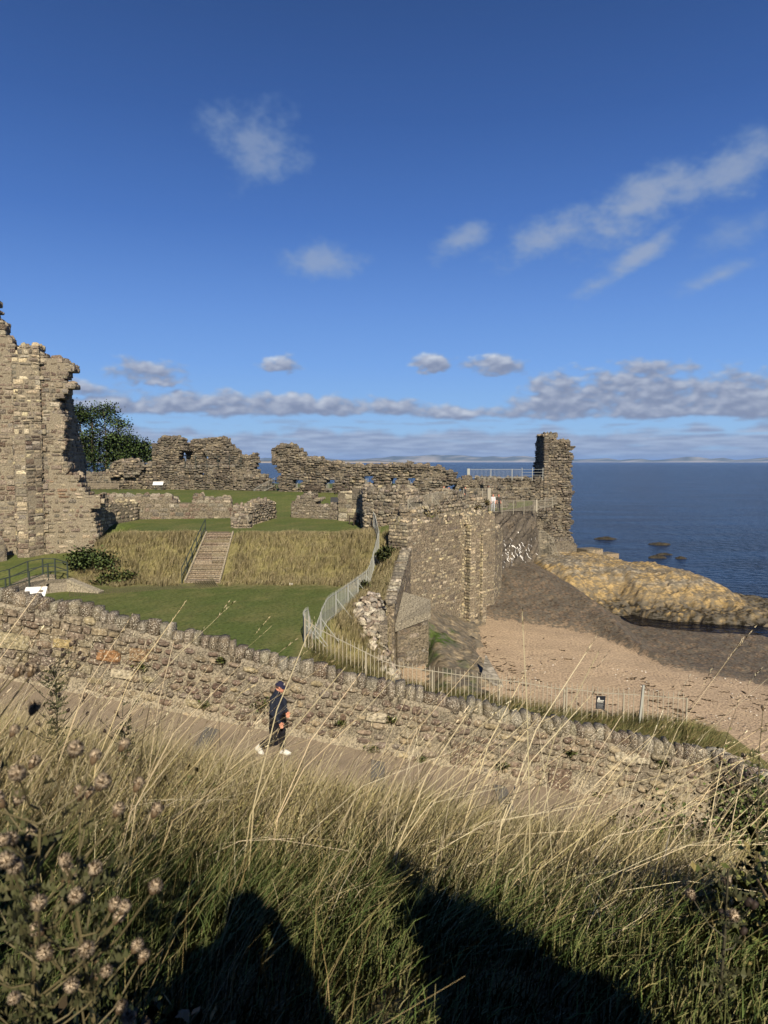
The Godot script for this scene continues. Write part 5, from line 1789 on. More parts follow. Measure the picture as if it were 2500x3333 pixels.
func build_bridge():
	var t := thing("footbridge", "small footbridge with dark railings and stone parapet at left", "bridge")
	var near := [Vector3(-23.10, 6.03, -38.6), Vector3(-21.80, 6.30, -40.2), Vector3(-21.04, 6.50, -41.4), Vector3(-20.30, 6.86, -42.2), Vector3(-19.48, 6.81, -43.0)]
	var back := [Vector3(-24.10, 6.20, -40.8), Vector3(-22.74, 6.48, -42.4), Vector3(-22.22, 6.79, -43.6), Vector3(-21.58, 6.88, -44.2), Vector3(-20.85, 6.86, -44.3)]
	for side in [near, back]:
		for i in 4:
			var st := mb()
			st.set_color(Color(0.20, 0.175, 0.13))
			var a: Vector3 = side[i]
			var b: Vector3 = side[i + 1]
			bar(st, a + Vector3(0, -0.1, 0), b + Vector3(0, -0.1, 0), 0.3, 0.18)
			put("coping_slab", done(st), M.stone, t)
			st = mb()
			st.set_color(Color(0.33, 0.29, 0.22))
			bar(st, a + Vector3(0, -0.85, 0), b + Vector3(0, -0.85, 0), 0.3, 1.3)
			put("parapet", done(st), M.stone, t)
	for i in 4:
		var st := mb()
		st.set_color(Color(0.11, 0.10, 0.08))
		var dn := Vector3(0, -0.3, 0)
		quad(st, near[i] + dn, back[i] + dn, back[i + 1] + dn, near[i + 1] + dn)
		put("deck", done(st), M.stone, t)
	for side in [near, back]:
		for i in 5:
			var st := mb()
			bar(st, side[i] + Vector3(0, -0.05, 0), side[i] + Vector3(0, 1.0, 0), 0.07)
			put("post", done(st), M.dark_paint, t)
		for h in [0.5, 1.0]:
			for i in 4:
				var st := mb()
				bar(st, side[i] + Vector3(0, h, 0), side[i + 1] + Vector3(0, h, 0), 0.05)
				put("rail", done(st), M.dark_paint, t)
	for h in [0.5, 1.0]:
		var st := mb()
		bar(st, near[4] + Vector3(0, h, 0), back[4] + Vector3(0, h, 0), 0.05)
		put("rail", done(st), M.dark_paint, t)
	# sloping wing wall
	var st := mb()
	st.set_color(Color(0.37, 0.33, 0.25))
	var a := Vector3(-19.4, 6.75, -43.0)
	var b := Vector3(-17.2, 6.05, -42.4)
	bar(st, a, b, 0.5, 0.16)
	put("coping_slab", done(st), M.stone, t)
	st = mb()
	st.set_color(Color(0.40, 0.355, 0.265))
	var n := Vector3(0.2, 0, -0.36)
	for s in [-1, 1]:
		var o: Vector3 = n * 0.5 * s
		if s < 0:
			tri(st, a + o + Vector3(0, -0.08, 0), b + o + Vector3(0, -0.08, 0), Vector3(a.x, 5.7, a.z) + o)
		else:
			tri(st, a + o + Vector3(0, -0.08, 0), Vector3(a.x, 5.7, a.z) + o, b + o + Vector3(0, -0.08, 0))
	put("wing_wall", done(st), M.stone, t)


# ---------------------------------------------------------------- people
# One body as one skin: bones are [a, b, radius at a, radius at b, tone]. Distances are joined smoothly on a grid and meshed as surface nets.
func skin(st: SurfaceTool, bones: Array, cell: float, blend: float):
	var lo := Vector3.INF
	var hi := -Vector3.INF
	for b in bones:
		var m := Vector3.ONE * (maxf(b[2], b[3]) + cell * 3 + blend)
		lo = lo.min((b[0] as Vector3).min(b[1]) - m)
		hi = hi.max((b[0] as Vector3).max(b[1]) + m)
	var n := Vector3i(((hi - lo) / cell).ceil()) + Vector3i.ONE
	var f := PackedFloat32Array()
	f.resize(n.x * n.y * n.z)
	f.fill(1.0)
	var best := PackedFloat32Array()
	best.resize(f.size())
	best.fill(9.0)
	var who := PackedByteArray()
	who.resize(f.size())
	for bi in bones.size():
		var b: Array = bones[bi]
		var a: Vector3 = b[0]
		var ab: Vector3 = b[1] - b[0]
		var l2 := maxf(ab.length_squared(), 1e-8)
		var m := Vector3.ONE * (maxf(b[2], b[3]) + cell * 2 + blend)
		var i0 := Vector3i(((a.min(b[1]) - m - lo) / cell).floor()).clamp(Vector3i.ZERO, n - Vector3i.ONE)
		var i1 := Vector3i(((a.max(b[1]) + m - lo) / cell).ceil()).clamp(Vector3i.ZERO, n - Vector3i.ONE)
		for k in range(i0.z, i1.z + 1):
			for j in range(i0.y, i1.y + 1):
				var at_ := (k * n.y + j) * n.x
				for i in range(i0.x, i1.x + 1):
					var p := lo + Vector3(i, j, k) * cell
					var t := clampf((p - a).dot(ab) / l2, 0, 1)
					var d := (p - a - ab * t).length() - lerpf(b[2], b[3], t)
					var g := at_ + i
					if d < best[g]:
						best[g] = d
						who[g] = bi
					var old := f[g]
					var h := maxf(blend - absf(old - d), 0) / blend
					f[g] = minf(old, d) - h * h * blend * 0.25
	var made := {}
	var sx := 1
	var sy := n.x
	var sz := n.x * n.y
	var verts := []
	var tones := []
	for k in n.z - 1:
		for j in n.y - 1:
			var row := (k * n.y + j) * n.x
			for i in n.x - 1:
				var g := row + i
				var s0 := f[g] < 0
				if s0 == (f[g + sx] < 0) and s0 == (f[g + sy] < 0) and s0 == (f[g + sz] < 0) and s0 == (f[g + sx + sy] < 0) and s0 == (f[g + sx + sz] < 0) and s0 == (f[g + sy + sz] < 0) and s0 == (f[g + sx + sy + sz] < 0):
					continue
				var c := Vector3.ZERO
				var cnt := 0
				for e in [[0, 0, 0, 1, 0, 0], [0, 1, 0, 1, 1, 0], [0, 0, 1, 1, 0, 1], [0, 1, 1, 1, 1, 1], [0, 0, 0, 0, 1, 0], [1, 0, 0, 1, 1, 0], [0, 0, 1, 0, 1, 1], [1, 0, 1, 1, 1, 1], [0, 0, 0, 0, 0, 1], [1, 0, 0, 1, 0, 1], [0, 1, 0, 0, 1, 1], [1, 1, 0, 1, 1, 1]]:
					var fa := f[g + e[0] * sx + e[1] * sy + e[2] * sz]
					var fb := f[g + e[3] * sx + e[4] * sy + e[5] * sz]
					if (fa < 0) != (fb < 0):
						var t := fa / (fa - fb)
						c += Vector3(lerpf(e[0], e[3], t), lerpf(e[1], e[4], t), lerpf(e[2], e[5], t))
						cnt += 1
				made[g] = verts.size()
				verts.append(lo + (Vector3(i, j, k) + c / cnt) * cell)
				tones.append(bones[who[g]][4])
	for g in made:
		for ax in [[sx, sy, sz], [sy, sz, sx], [sz, sx, sy]]:
			# the edge that leaves this node along ax[0] is shared by four cells
			var s0 := f[g] < 0
			if s0 == (f[g + ax[0]] < 0):
				continue
			var q := [g, g - ax[1], g - ax[1] - ax[2], g - ax[2]]
			if not (made.has(q[1]) and made.has(q[2]) and made.has(q[3])):
				continue
			var o: Array = [0, 1, 2, 0, 2, 3] if not s0 else [0, 2, 1, 0, 3, 2]
			for w in o:
				var id: int = made[q[w]]
				st.set_color(tones[id])
				st.add_vertex(verts[id])


const NAVY := Color(0.014, 0.016, 0.028)
const BLACKISH := Color(0.009, 0.009, 0.013)
const FLESH := Color(0.44, 0.20, 0.14)
const SHOE := Color(0.55, 0.55, 0.52)


# a hand at the wrist: d points along the fingers, th towards the thumb
func hand(bones: Array, w: Vector3, d: Vector3, th: Vector3, tone: Color, curl := 0.5):
	var palm := d.cross(th).normalized()
	var k := w + d * 0.085
	bones.append([w + d * 0.015 + th * 0.012, k + th * 0.022, 0.019, 0.016, tone])
	bones.append([w + d * 0.015 - th * 0.012, k - th * 0.024, 0.019, 0.015, tone])
	for i in 4:
		var o := th * (0.031 - 0.021 * i)
		var L: float = [0.068, 0.076, 0.07, 0.055][i]
		var a := k + o
		var d1 := (d + palm * curl * 0.6).normalized()
		var b := a + d1 * L * 0.52
		var d2 := (d + palm * curl * 1.8).normalized()
		var c := b + d2 * L * 0.5
		bones.append([a, b, 0.0098, 0.009, tone])
		bones.append([b, c, 0.009, 0.0078, tone])
	var t0 := w + d * 0.03 + th * 0.025
	var t1 := t0 + (d * 0.55 + th * 0.75 + palm * 0.2).normalized() * 0.045
	bones.append([t0, t1, 0.012, 0.0105, tone])
	bones.append([t1, t1 + (d * 0.9 + th * 0.15 + palm * 0.3).normalized() * 0.035, 0.0105, 0.0085, tone])


func head_bones(c: Vector3, fwd: Vector3, tone: Color, hair: Color) -> Array:
	var up := Vector3.UP
	var sd := fwd.cross(up).normalized()
	return [
		[c + fwd * -0.015 + up * 0.035, c + fwd * 0.01 + up * 0.03, 0.088, 0.084, hair],
		[c + up * 0.0 + fwd * 0.02, c + up * -0.06 + fwd * 0.035, 0.074, 0.058, tone],
		[c + up * -0.095 + fwd * 0.055, c + up * -0.09 + fwd * 0.02, 0.03, 0.04, tone],
		[c + up * 0.0 + fwd * 0.088, c + up * -0.035 + fwd * 0.112, 0.009, 0.014, tone],
		[c + up * -0.066 + fwd * 0.086 + sd * 0.015, c + up * -0.066 + fwd * 0.086 - sd * 0.015, 0.0085, 0.0085, tone * 0.75],
		[c + up * 0.018 + fwd * 0.086 + sd * 0.03, c + up * 0.018 + fwd * 0.088 + sd * 0.036, 0.008, 0.008, Color(0.03, 0.02, 0.02)],
		[c + up * 0.018 + fwd * 0.086 - sd * 0.03, c + up * 0.018 + fwd * 0.088 - sd * 0.036, 0.008, 0.008, Color(0.03, 0.02, 0.02)],
		[c + sd * 0.08 + up * 0.01, c + sd * 0.082 + up * -0.03 + fwd * 0.006, 0.014, 0.011, tone],
		[c - sd * 0.08 + up * 0.01, c - sd * 0.082 + up * -0.03 + fwd * 0.006, 0.014, 0.011, tone],
	]


func foot_bones(b: Array, ankle: Vector3, heel: Vector3, toe: Vector3, tone: Color):
	b.append([ankle + Vector3(0, 0.02, 0), heel, 0.042, 0.036, tone])
	b.append([heel, toe.lerp(heel, 0.3), 0.036, 0.042, tone])
	b.append([toe.lerp(heel, 0.45), toe, 0.042, 0.03, tone])
	b.append([ankle, toe.lerp(heel, 0.35), 0.04, 0.038, tone])


func build_people():
	# the walking man on the ramp; x is the way he walks
	var t := thing("person", "man in navy padded jacket and cap striding down the ramp", "person", Vector3(-2.62, path_y(-2.55) - 0.01, -16.75), 0.0)
	t.scale = Vector3.ONE * 1.05
	var Z := Vector3(0, 0, 1)
	var b := []
	var chest := Vector3(-0.01, 1.29, 0)
	var belly := Vector3(0.035, 1.1, 0)
	var hip := Vector3(-0.015, 0.93, 0)
	b.append([Vector3(-0.02, 1.40, 0.11), Vector3(-0.02, 1.40, -0.11), 0.085, 0.085, NAVY])
	for s in [-1, 1]:
		b.append([chest + Z * 0.085 * s, belly + Z * 0.075 * s, 0.125, 0.13, NAVY])
		b.append([belly + Z * 0.075 * s, hip + Z * 0.075 * s + Vector3(0, 0.04, 0), 0.13, 0.125, NAVY])
		b.append([hip + Z * 0.08 * s, hip + Z * 0.085 * s - Vector3(0, 0.08, 0), 0.118, 0.11, BLACKISH])
	b.append([Vector3(0.0, 1.43, 0), Vector3(0.035, 1.53, 0), 0.068, 0.06, NAVY])
	b.append([Vector3(0.03, 1.5, 0), Vector3(0.055, 1.58, 0), 0.056, 0.054, FLESH])
	# back leg, nearer to the bank
	b.append([hip + Z * 0.1 - Vector3(0, 0.06, 0), Vector3(0.0, 0.5, 0.1), 0.105, 0.075, BLACKISH])
	b.append([Vector3(0.0, 0.5, 0.1), Vector3(-0.33, 0.29, 0.1), 0.074, 0.062, BLACKISH])
	foot_bones(b, Vector3(-0.37, 0.26, 0.1), Vector3(-0.44, 0.2, 0.1), Vector3(-0.29, 0.04, 0.11), SHOE)
	# front leg
	b.append([hip - Z * 0.1 - Vector3(0, 0.06, 0), Vector3(0.13, 0.53, -0.1), 0.105, 0.077, BLACKISH])
	b.append([Vector3(0.13, 0.53, -0.1), Vector3(0.13, 0.15, -0.1), 0.076, 0.064, BLACKISH])
	foot_bones(b, Vector3(0.13, 0.1, -0.1), Vector3(0.09, 0.035, -0.1), Vector3(0.3, 0.01, -0.09), SHOE)
	# arm towards the camera, swung a little forward; the other bent before the chest
	b.append([Vector3(-0.05, 1.4, 0.17), Vector3(-0.06, 1.1, 0.235), 0.072, 0.058, NAVY])
	b.append([Vector3(-0.06, 1.1, 0.235), Vector3(0.1, 0.88, 0.225), 0.056, 0.045, NAVY])
	b.append([Vector3(-0.01, 1.4, -0.17), Vector3(0.15, 1.2, -0.24), 0.07, 0.056, NAVY])
	b.append([Vector3(0.15, 1.2, -0.24), Vector3(0.2, 0.98, -0.2), 0.054, 0.042, NAVY])
	var st := mb()
	st.set_smooth_group(0)
	skin(st, b, 0.013, 0.05)
	var hd := head_bones(Vector3(0.085, 1.63, 0), Vector3(0.97, -0.24, 0).normalized(), FLESH, Color(0.10, 0.06, 0.045))
	hd.append([Vector3(0.035, 1.5, 0), Vector3(0.06, 1.58, 0), 0.055, 0.054, FLESH])
	skin(st, hd, 0.007, 0.018)
	var hb := []
	hand(hb, Vector3(0.105, 0.875, 0.225), Vector3(0.45, -0.88, 0.02).normalized(), Vector3(0.88, 0.45, 0.0).normalized(), FLESH, 0.55)
	skin(st, hb, 0.006, 0.008)
	hb = []
	hand(hb, Vector3(0.205, 0.975, -0.2), Vector3(0.35, -0.93, 0.05).normalized(), Vector3(0.93, 0.35, 0.0).normalized(), FLESH, 0.6)
	skin(st, hb, 0.006, 0.008)
	put("body", done(st), M.plain, t)
	# cap: crown, peak, badge
	var f := Vector3(0.97, -0.24, 0).normalized()
	var u := Vector3(0.24, 0.97, 0)
	var hc := Vector3(0.085, 1.66, 0)
	var cs := mb()
	cs.set_smooth_group(0)
	for i in 6:
		for k in 14:
			for q in [[i, k], [i + 1, k], [i + 1, k + 1], [i, k], [i + 1, k + 1], [i, k + 1]]:
				var th: float = PI * 0.5 * q[0] / 6.0 + 0.0
				var ph: float = TAU * q[1] / 14.0
				cs.set_color(Color(0.016, 0.018, 0.04))
				cs.add_vertex(hc + f * cos(ph) * sin(th) * 0.112 + Z * sin(ph) * sin(th) * 0.096 + u * (cos(th) * 0.108))
	put("cap_crown", done(cs), M.plain, t)
	cs = mb()
	cs.set_smooth_group(0)
	for lay_ in 2:
		for i in 8:
			for j in 3:
				for q in ([[i, j], [i, j + 1], [i + 1, j + 1], [i, j], [i + 1, j + 1], [i + 1, j]] if lay_ == 0 else [[i, j], [i + 1, j + 1], [i, j + 1], [i, j], [i + 1, j], [i + 1, j + 1]]):
					var a: float = lerpf(-1.2, 1.2, q[0] / 8.0)
					var e: float = q[1] / 3.0
					cs.set_color(Color(0.016, 0.018, 0.04))
					cs.add_vertex(hc + f * (cos(a) * (0.1 + 0.085 * e)) + Z * sin(a) * (0.09 + 0.012 * e) + u * (0.012 - 0.03 * e * e - 0.012 * sin(a) * sin(a)) + Vector3(0, -0.004 * lay_, 0))
	put("cap_peak", done(cs), M.plain, t)
	cs = mb()
	cs.set_color(Color(0.6, 0.57, 0.5))
	slab(cs, hc + f * 0.096 + u * 0.058 + Z * 0.012, Z * 0.02, u * 0.018, f * 0.006)
	put("cap_badge", done(cs), M.plain, t)
	# padded rolls of the jacket front
	cs = mb()
	cs.set_smooth_group(0)
	for row in 8:
		var y := 1.05 + row * 0.05
		var pts := []
		for k in 11:
			var a := lerpf(-2.2, 2.2, k / 10.0)
			var mid := chest.lerp(belly, clampf((1.29 - y) / 0.19, 0, 1.15))
			pts.append(Vector3(mid.x + cos(a * 0.62) * 0.128, y + 0.012 * sin(k * 2.1), sin(a * 0.62) * 0.205))
		cs.set_color(Color(0.018, 0.021, 0.036))
		tube(cs, pts, [0.012, 0.021, 0.022, 0.022, 0.022, 0.022, 0.022, 0.022, 0.022, 0.021, 0.012], 6)
	put("padded_jacket_front", done(cs), M.plain, t)
	# visitors among the ruins
	visitor("person in dark jacket standing left of the pair by the ruined arch", Vector3(5.25, 10.1, -62.0), 0.4, 1.75, BLACKISH, Color(0.02, 0.02, 0.03))
	visitor("person in dark clothes and bare arms, right of the pair", Vector3(5.75, 10.05, -62.4), -0.5, 1.7, Color(0.012, 0.012, 0.015), BLACKISH)
	visitor("dark-clothed person alone left of the ruined arch", Vector3(7.35, 10.05, -64.0), 1.2, 1.68, BLACKISH, Color(0.03, 0.03, 0.04))
	visitor("person in grey behind the open railing under the arch", Vector3(10.2, 10.0, -69.0), 2.0, 1.7, Color(0.12, 0.10, 0.09), Color(0.05, 0.05, 0.06))
	visitor("person in striped white top behind the clifftop railing's left end", Vector3(10.35, 9.2, -66.8), 0.0, 1.72, Color(0.45, 0.45, 0.47), Color(0.35, 0.38, 0.42))
	visitor("dark-haired person close beside the one in the white top", Vector3(11.0, 9.2, -67.6), 0.5, 1.68, Color(0.05, 0.045, 0.04), Color(0.02, 0.02, 0.03))
	visitor("person in white shirt bending over the rubble pier", Vector3(0.9, 10.3, -52.6), 0.9, 1.6, Color(0.72, 0.72, 0.7), Color(0.2, 0.19, 0.18), true)
	watchers()


# a small standing figure; far away, so drawn on a coarse grid
func visitor(label: String, p: Vector3, turn: float, tall: float, top: Color, legs: Color, bent := false):
	var t := thing("person", label, "person", p, turn)
	var b := stance(tall / 1.75, top, legs, bent)
	var st := mb()
	st.set_smooth_group(0)
	skin(st, b, 0.028, 0.05)
	put("body", done(st), M.plain, t)


func stance(k: float, top: Color, legs: Color, bent := false) -> Array:
	var lean := Vector3(0, -0.16, 0.32) if bent else Vector3.ZERO
	var b := []
	for s in [-1.0, 1.0]:
		b.append([Vector3(0.09 * s, 0.9, 0), Vector3(0.1 * s, 0.5, 0.03), 0.09, 0.07, legs])
		b.append([Vector3(0.1 * s, 0.5, 0.03), Vector3(0.11 * s, 0.1, 0), 0.065, 0.05, legs])
		b.append([Vector3(0.11 * s, 0.05, -0.03), Vector3(0.13 * s, 0.03, 0.16), 0.045, 0.035, Color(0.05, 0.05, 0.05)])
		b.append([Vector3(0.17 * s, 1.4, 0) + lean, Vector3(0.24 * s, 1.12, -0.02) + lean * 0.8, 0.06, 0.05, top])
		b.append([Vector3(0.24 * s, 1.12, -0.02) + lean * 0.8, Vector3(0.22 * s, 0.88, 0.1) + lean * 1.1, 0.045, 0.035, FLESH])
		b.append([Vector3(0.22 * s, 0.88, 0.1) + lean * 1.1, Vector3(0.21 * s, 0.78, 0.13) + lean * 1.2, 0.036, 0.026, FLESH])
		b.append([Vector3(0.1 * s, 1.38, 0) + lean, Vector3(0.08 * s, 0.98, 0), 0.11, 0.11, top])
	b.append([Vector3(0, 1.45, 0) + lean, Vector3(0, 1.55, 0.01) + lean * 1.2, 0.06, 0.055, FLESH])
	b.append([Vector3(0, 1.62, 0.03) + lean * 1.25, Vector3(0, 1.56, 0.04) + lean * 1.25, 0.085, 0.065, FLESH])
	b.append([Vector3(0, 1.66, -0.02) + lean * 1.25, Vector3(0, 1.6, -0.05) + lean * 1.25, 0.09, 0.08, Color(0.05, 0.035, 0.025)])
	for q in b:
		q[0] *= k
		q[1] *= k
		q[2] *= k
		q[3] *= k
	return b


# the people at the fence behind the camera and the fence itself; the photograph shows only their shadows on the grass
func watchers():
	var t := thing("person", "photographer behind the view whose shadow falls on the grass right of centre", "person", Vector3(-0.03, bank_y(0, -0.2) - 0.02, 0.27), PI)
	var b := stance(0.94, Color(0.05, 0.06, 0.08), Color(0.03, 0.03, 0.04))
	var st := mb()
	st.set_smooth_group(0)
	# arms raised to hold the phone
	var keep := []
	for q in b:
		if absf(q[1].x) > 0.19 and q[0].y > 0.8:
			continue
		keep.append(q)
	for s in [-1.0, 1.0]:
		keep.append([Vector3(0.17 * s, 1.37, 0), Vector3(0.22 * s, 1.12, 0.1), 0.06, 0.05, NAVY])
		keep.append([Vector3(0.22 * s, 1.12, 0.1), Vector3(0.07 * s, 1.44, 0.17), 0.045, 0.035, FLESH])
	skin(st, keep, 0.025, 0.05)
	put("body", done(st), M.plain, t)
	t = thing("person", "companion in brimmed hat whose shadow lies at the left edge", "person", Vector3(-1.25, bank_y(-1.2, 0.0) - 0.02, 0.1), PI)
	st = mb()
	st.set_smooth_group(0)
	skin(st, stance(1.06, Color(0.1, 0.1, 0.12), Color(0.04, 0.04, 0.05)), 0.028, 0.05)
	put("body", done(st), M.plain, t)
	st = mb()
	st.set_color(Color(0.3, 0.26, 0.2))
	tube(st, [Vector3(0, 1.76, 0), Vector3(0, 1.78, 0)], [0.2, 0.19], 16)
	tube(st, [Vector3(0, 1.78, 0), Vector3(0, 1.9, 0)], [0.11, 0.09], 12)
	put("hat", done(st), M.plain, t)
	t = thing("person", "companion standing right of the photographer, shadow at lower right", "person", Vector3(0.83, bank_y(1.0, 0.0) - 0.06, 0.1), PI)
	st = mb()
	st.set_smooth_group(0)
	var wide := stance(1.06, Color(0.1, 0.1, 0.12), Color(0.04, 0.04, 0.05))
	for s in [-1.0, 1.0]:
		wide.append([Vector3(0.18 * s, 1.4, 0), Vector3(0.27 * s, 1.12, 0.05), 0.06, 0.05, NAVY])
		wide.append([Vector3(0.27 * s, 1.12, 0.05), Vector3(0.2 * s, 1.0, 0.14), 0.06, 0.04, NAVY])
	wide.append([Vector3(0, 1.72, 0), Vector3(0, 1.62, -0.03), 0.125, 0.12, NAVY])
	wide.append([Vector3(0, 1.3, -0.16), Vector3(0, 1.05, -0.18), 0.13, 0.14, NAVY])
	skin(st, wide, 0.028, 0.05)
	put("body", done(st), M.plain, t)
	t = thing("viewpoint_fence", "wooden post and rail fence at the viewpoint, seen only as shadows", "fence")
	for q in [[-3.4, 0.25], [-1.75, 0.2], [1.2, 0.3]]:
		st = mb()
		var y := bank_y(q[0], -q[1])
		bx(st, q[0] - 0.075, y - 0.3, q[1] - 0.06, q[0] + 0.075, y + 1.32, q[1] + 0.06)
		put("post", done(st), M.old_wood, t)
	for h in [0.55, 1.02]:
		st = mb()
		var p := Vector3(-4.2, bank_y(-4, 0) + h + 0.1, 0.22)
		for q in [Vector3(-1.75, bank_y(-1, 0) + h - 0.08, 0.2), Vector3(1.2, bank_y(1.2, 0) + h - 0.2, 0.3)]:
			bar(st, p, q, 0.05, 0.1)
			p = q
		put("rail", done(st), M.old_wood, t)


# ---------------------------------------------------------------- plants
# a tuft of n blades; tones run from the foot to the tip
func tuft(n: int, spread: float, h0: float, h1: float, lean: float, width: float, foot: Array, tip: Array, seeds := 0.0, droop := 0.3, taper := 0.75) -> ArrayMesh:
	var st := SurfaceTool.new()
	st.begin(Mesh.PRIMITIVE_TRIANGLES)
	for i in n:
		var a := r(0, TAU)
		var p := Vector3(cos(a), 0, sin(a)) * spread * sqrt(rng.randf())
		var h := r(h0, h1)
		var dir := Vector3(lean + rng.randfn(0, 0.16), 0, rng.randfn(0, 0.16)) * h
		var yaw := r(0, TAU)
		var side := Vector3(cos(yaw), 0, sin(yaw)) * width * r(0.6, 1.2) / 2
		var nrm := Vector3(side.z, 0.0, -side.x).normalized() * 0.5 + Vector3(0, 0.8, 0.4)
		nrm = nrm.normalized()
		var c0: Color = pick(foot)
		var c1: Color = pick(tip)
		var k := r(0.75, 1.3)
		var q := []
		var seg := 3
		for s in seg + 1:
			var t := float(s) / seg
			q.append(p + Vector3.UP * h * (t - droop * t * t * 0.5) + dir * t * t * (1.0 + droop))
		for s in seg:
			var t0 := float(s) / seg
			var t1 := float(s + 1) / seg
			var w0 := side * (1.0 - t0 * taper)
			var w1 := side * (1.0 - t1 * taper)
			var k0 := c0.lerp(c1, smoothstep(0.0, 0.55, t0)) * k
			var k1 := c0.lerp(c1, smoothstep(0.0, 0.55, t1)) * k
			for v in [[q[s] - w0, k0], [q[s + 1] - w1, k1], [q[s + 1] + w1, k1], [q[s] - w0, k0], [q[s + 1] + w1, k1], [q[s] + w0, k0]]:
				st.set_color(v[1])
				st.set_normal(nrm)
				st.add_vertex(v[0])
		if rng.randf() < seeds:
			# a narrow seed head of short flecks
			var d: Vector3 = (q[seg] - q[seg - 1]).normalized()
			for m in 13:
				var b: Vector3 = q[seg] + d * (m - 9) * 0.013
				var o := (d * 0.9 + Vector3(r(-1, 1), r(-0.3, 1), r(-1, 1)) * 0.35).normalized() * 0.022
				var w := o.cross(Vector3(r(-1, 1), r(-1, 1), r(-1, 1))).normalized() * 0.0028
				for v in [b - w, b + o, b + w]:
					st.set_color(c1 * 0.9)
					st.set_normal(nrm)
					st.add_vertex(v)
	return st.commit()


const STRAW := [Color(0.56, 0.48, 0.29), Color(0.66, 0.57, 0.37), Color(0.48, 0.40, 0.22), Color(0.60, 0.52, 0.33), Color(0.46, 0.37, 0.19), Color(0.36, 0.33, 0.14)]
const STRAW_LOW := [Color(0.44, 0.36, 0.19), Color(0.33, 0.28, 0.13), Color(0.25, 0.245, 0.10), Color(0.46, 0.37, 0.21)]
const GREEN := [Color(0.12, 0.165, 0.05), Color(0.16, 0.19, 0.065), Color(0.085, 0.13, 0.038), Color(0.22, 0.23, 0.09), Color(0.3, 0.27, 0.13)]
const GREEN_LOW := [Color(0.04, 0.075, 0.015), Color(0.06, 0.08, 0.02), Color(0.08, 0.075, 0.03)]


func spread_tufts(called: String, label: String, category: String, shapes: Array, count: int, where: Callable, tall: Callable, tone := 0.2):
	var lists := []
	var cols := []
	for s in shapes:
		lists.append([])
		cols.append(PackedColorArray())
	for i in count:
		var q = where.call()
		if q == null:
			continue
		var k := rng.randi() % shapes.size()
		var s: float = tall.call(q.x, q.y) * r(0.75, 1.2)
		lists[k].append(Transform3D(Basis(Vector3.UP, r(-0.7, 0.7)) * Basis.from_scale(Vector3(1.0, s, 1.0)), at(q.x, q.y, -0.02)))
		var g := r(1.0 - tone, 1.0 + tone)
		cols[k].append(Color(g * r(0.95, 1.05), g, g * r(0.92, 1.05)))
	var root := thing(called, label, category)
	tag(root, "", "", "", "stuff")
	for k in shapes.size():
		scatter("tufts", shapes[k], M.blade, lists[k], cols[k], root)


func build_plants():
	bank_grass()
	castle_grass()
	thistles()
	shrubs()
	wall_weeds()
	tree()


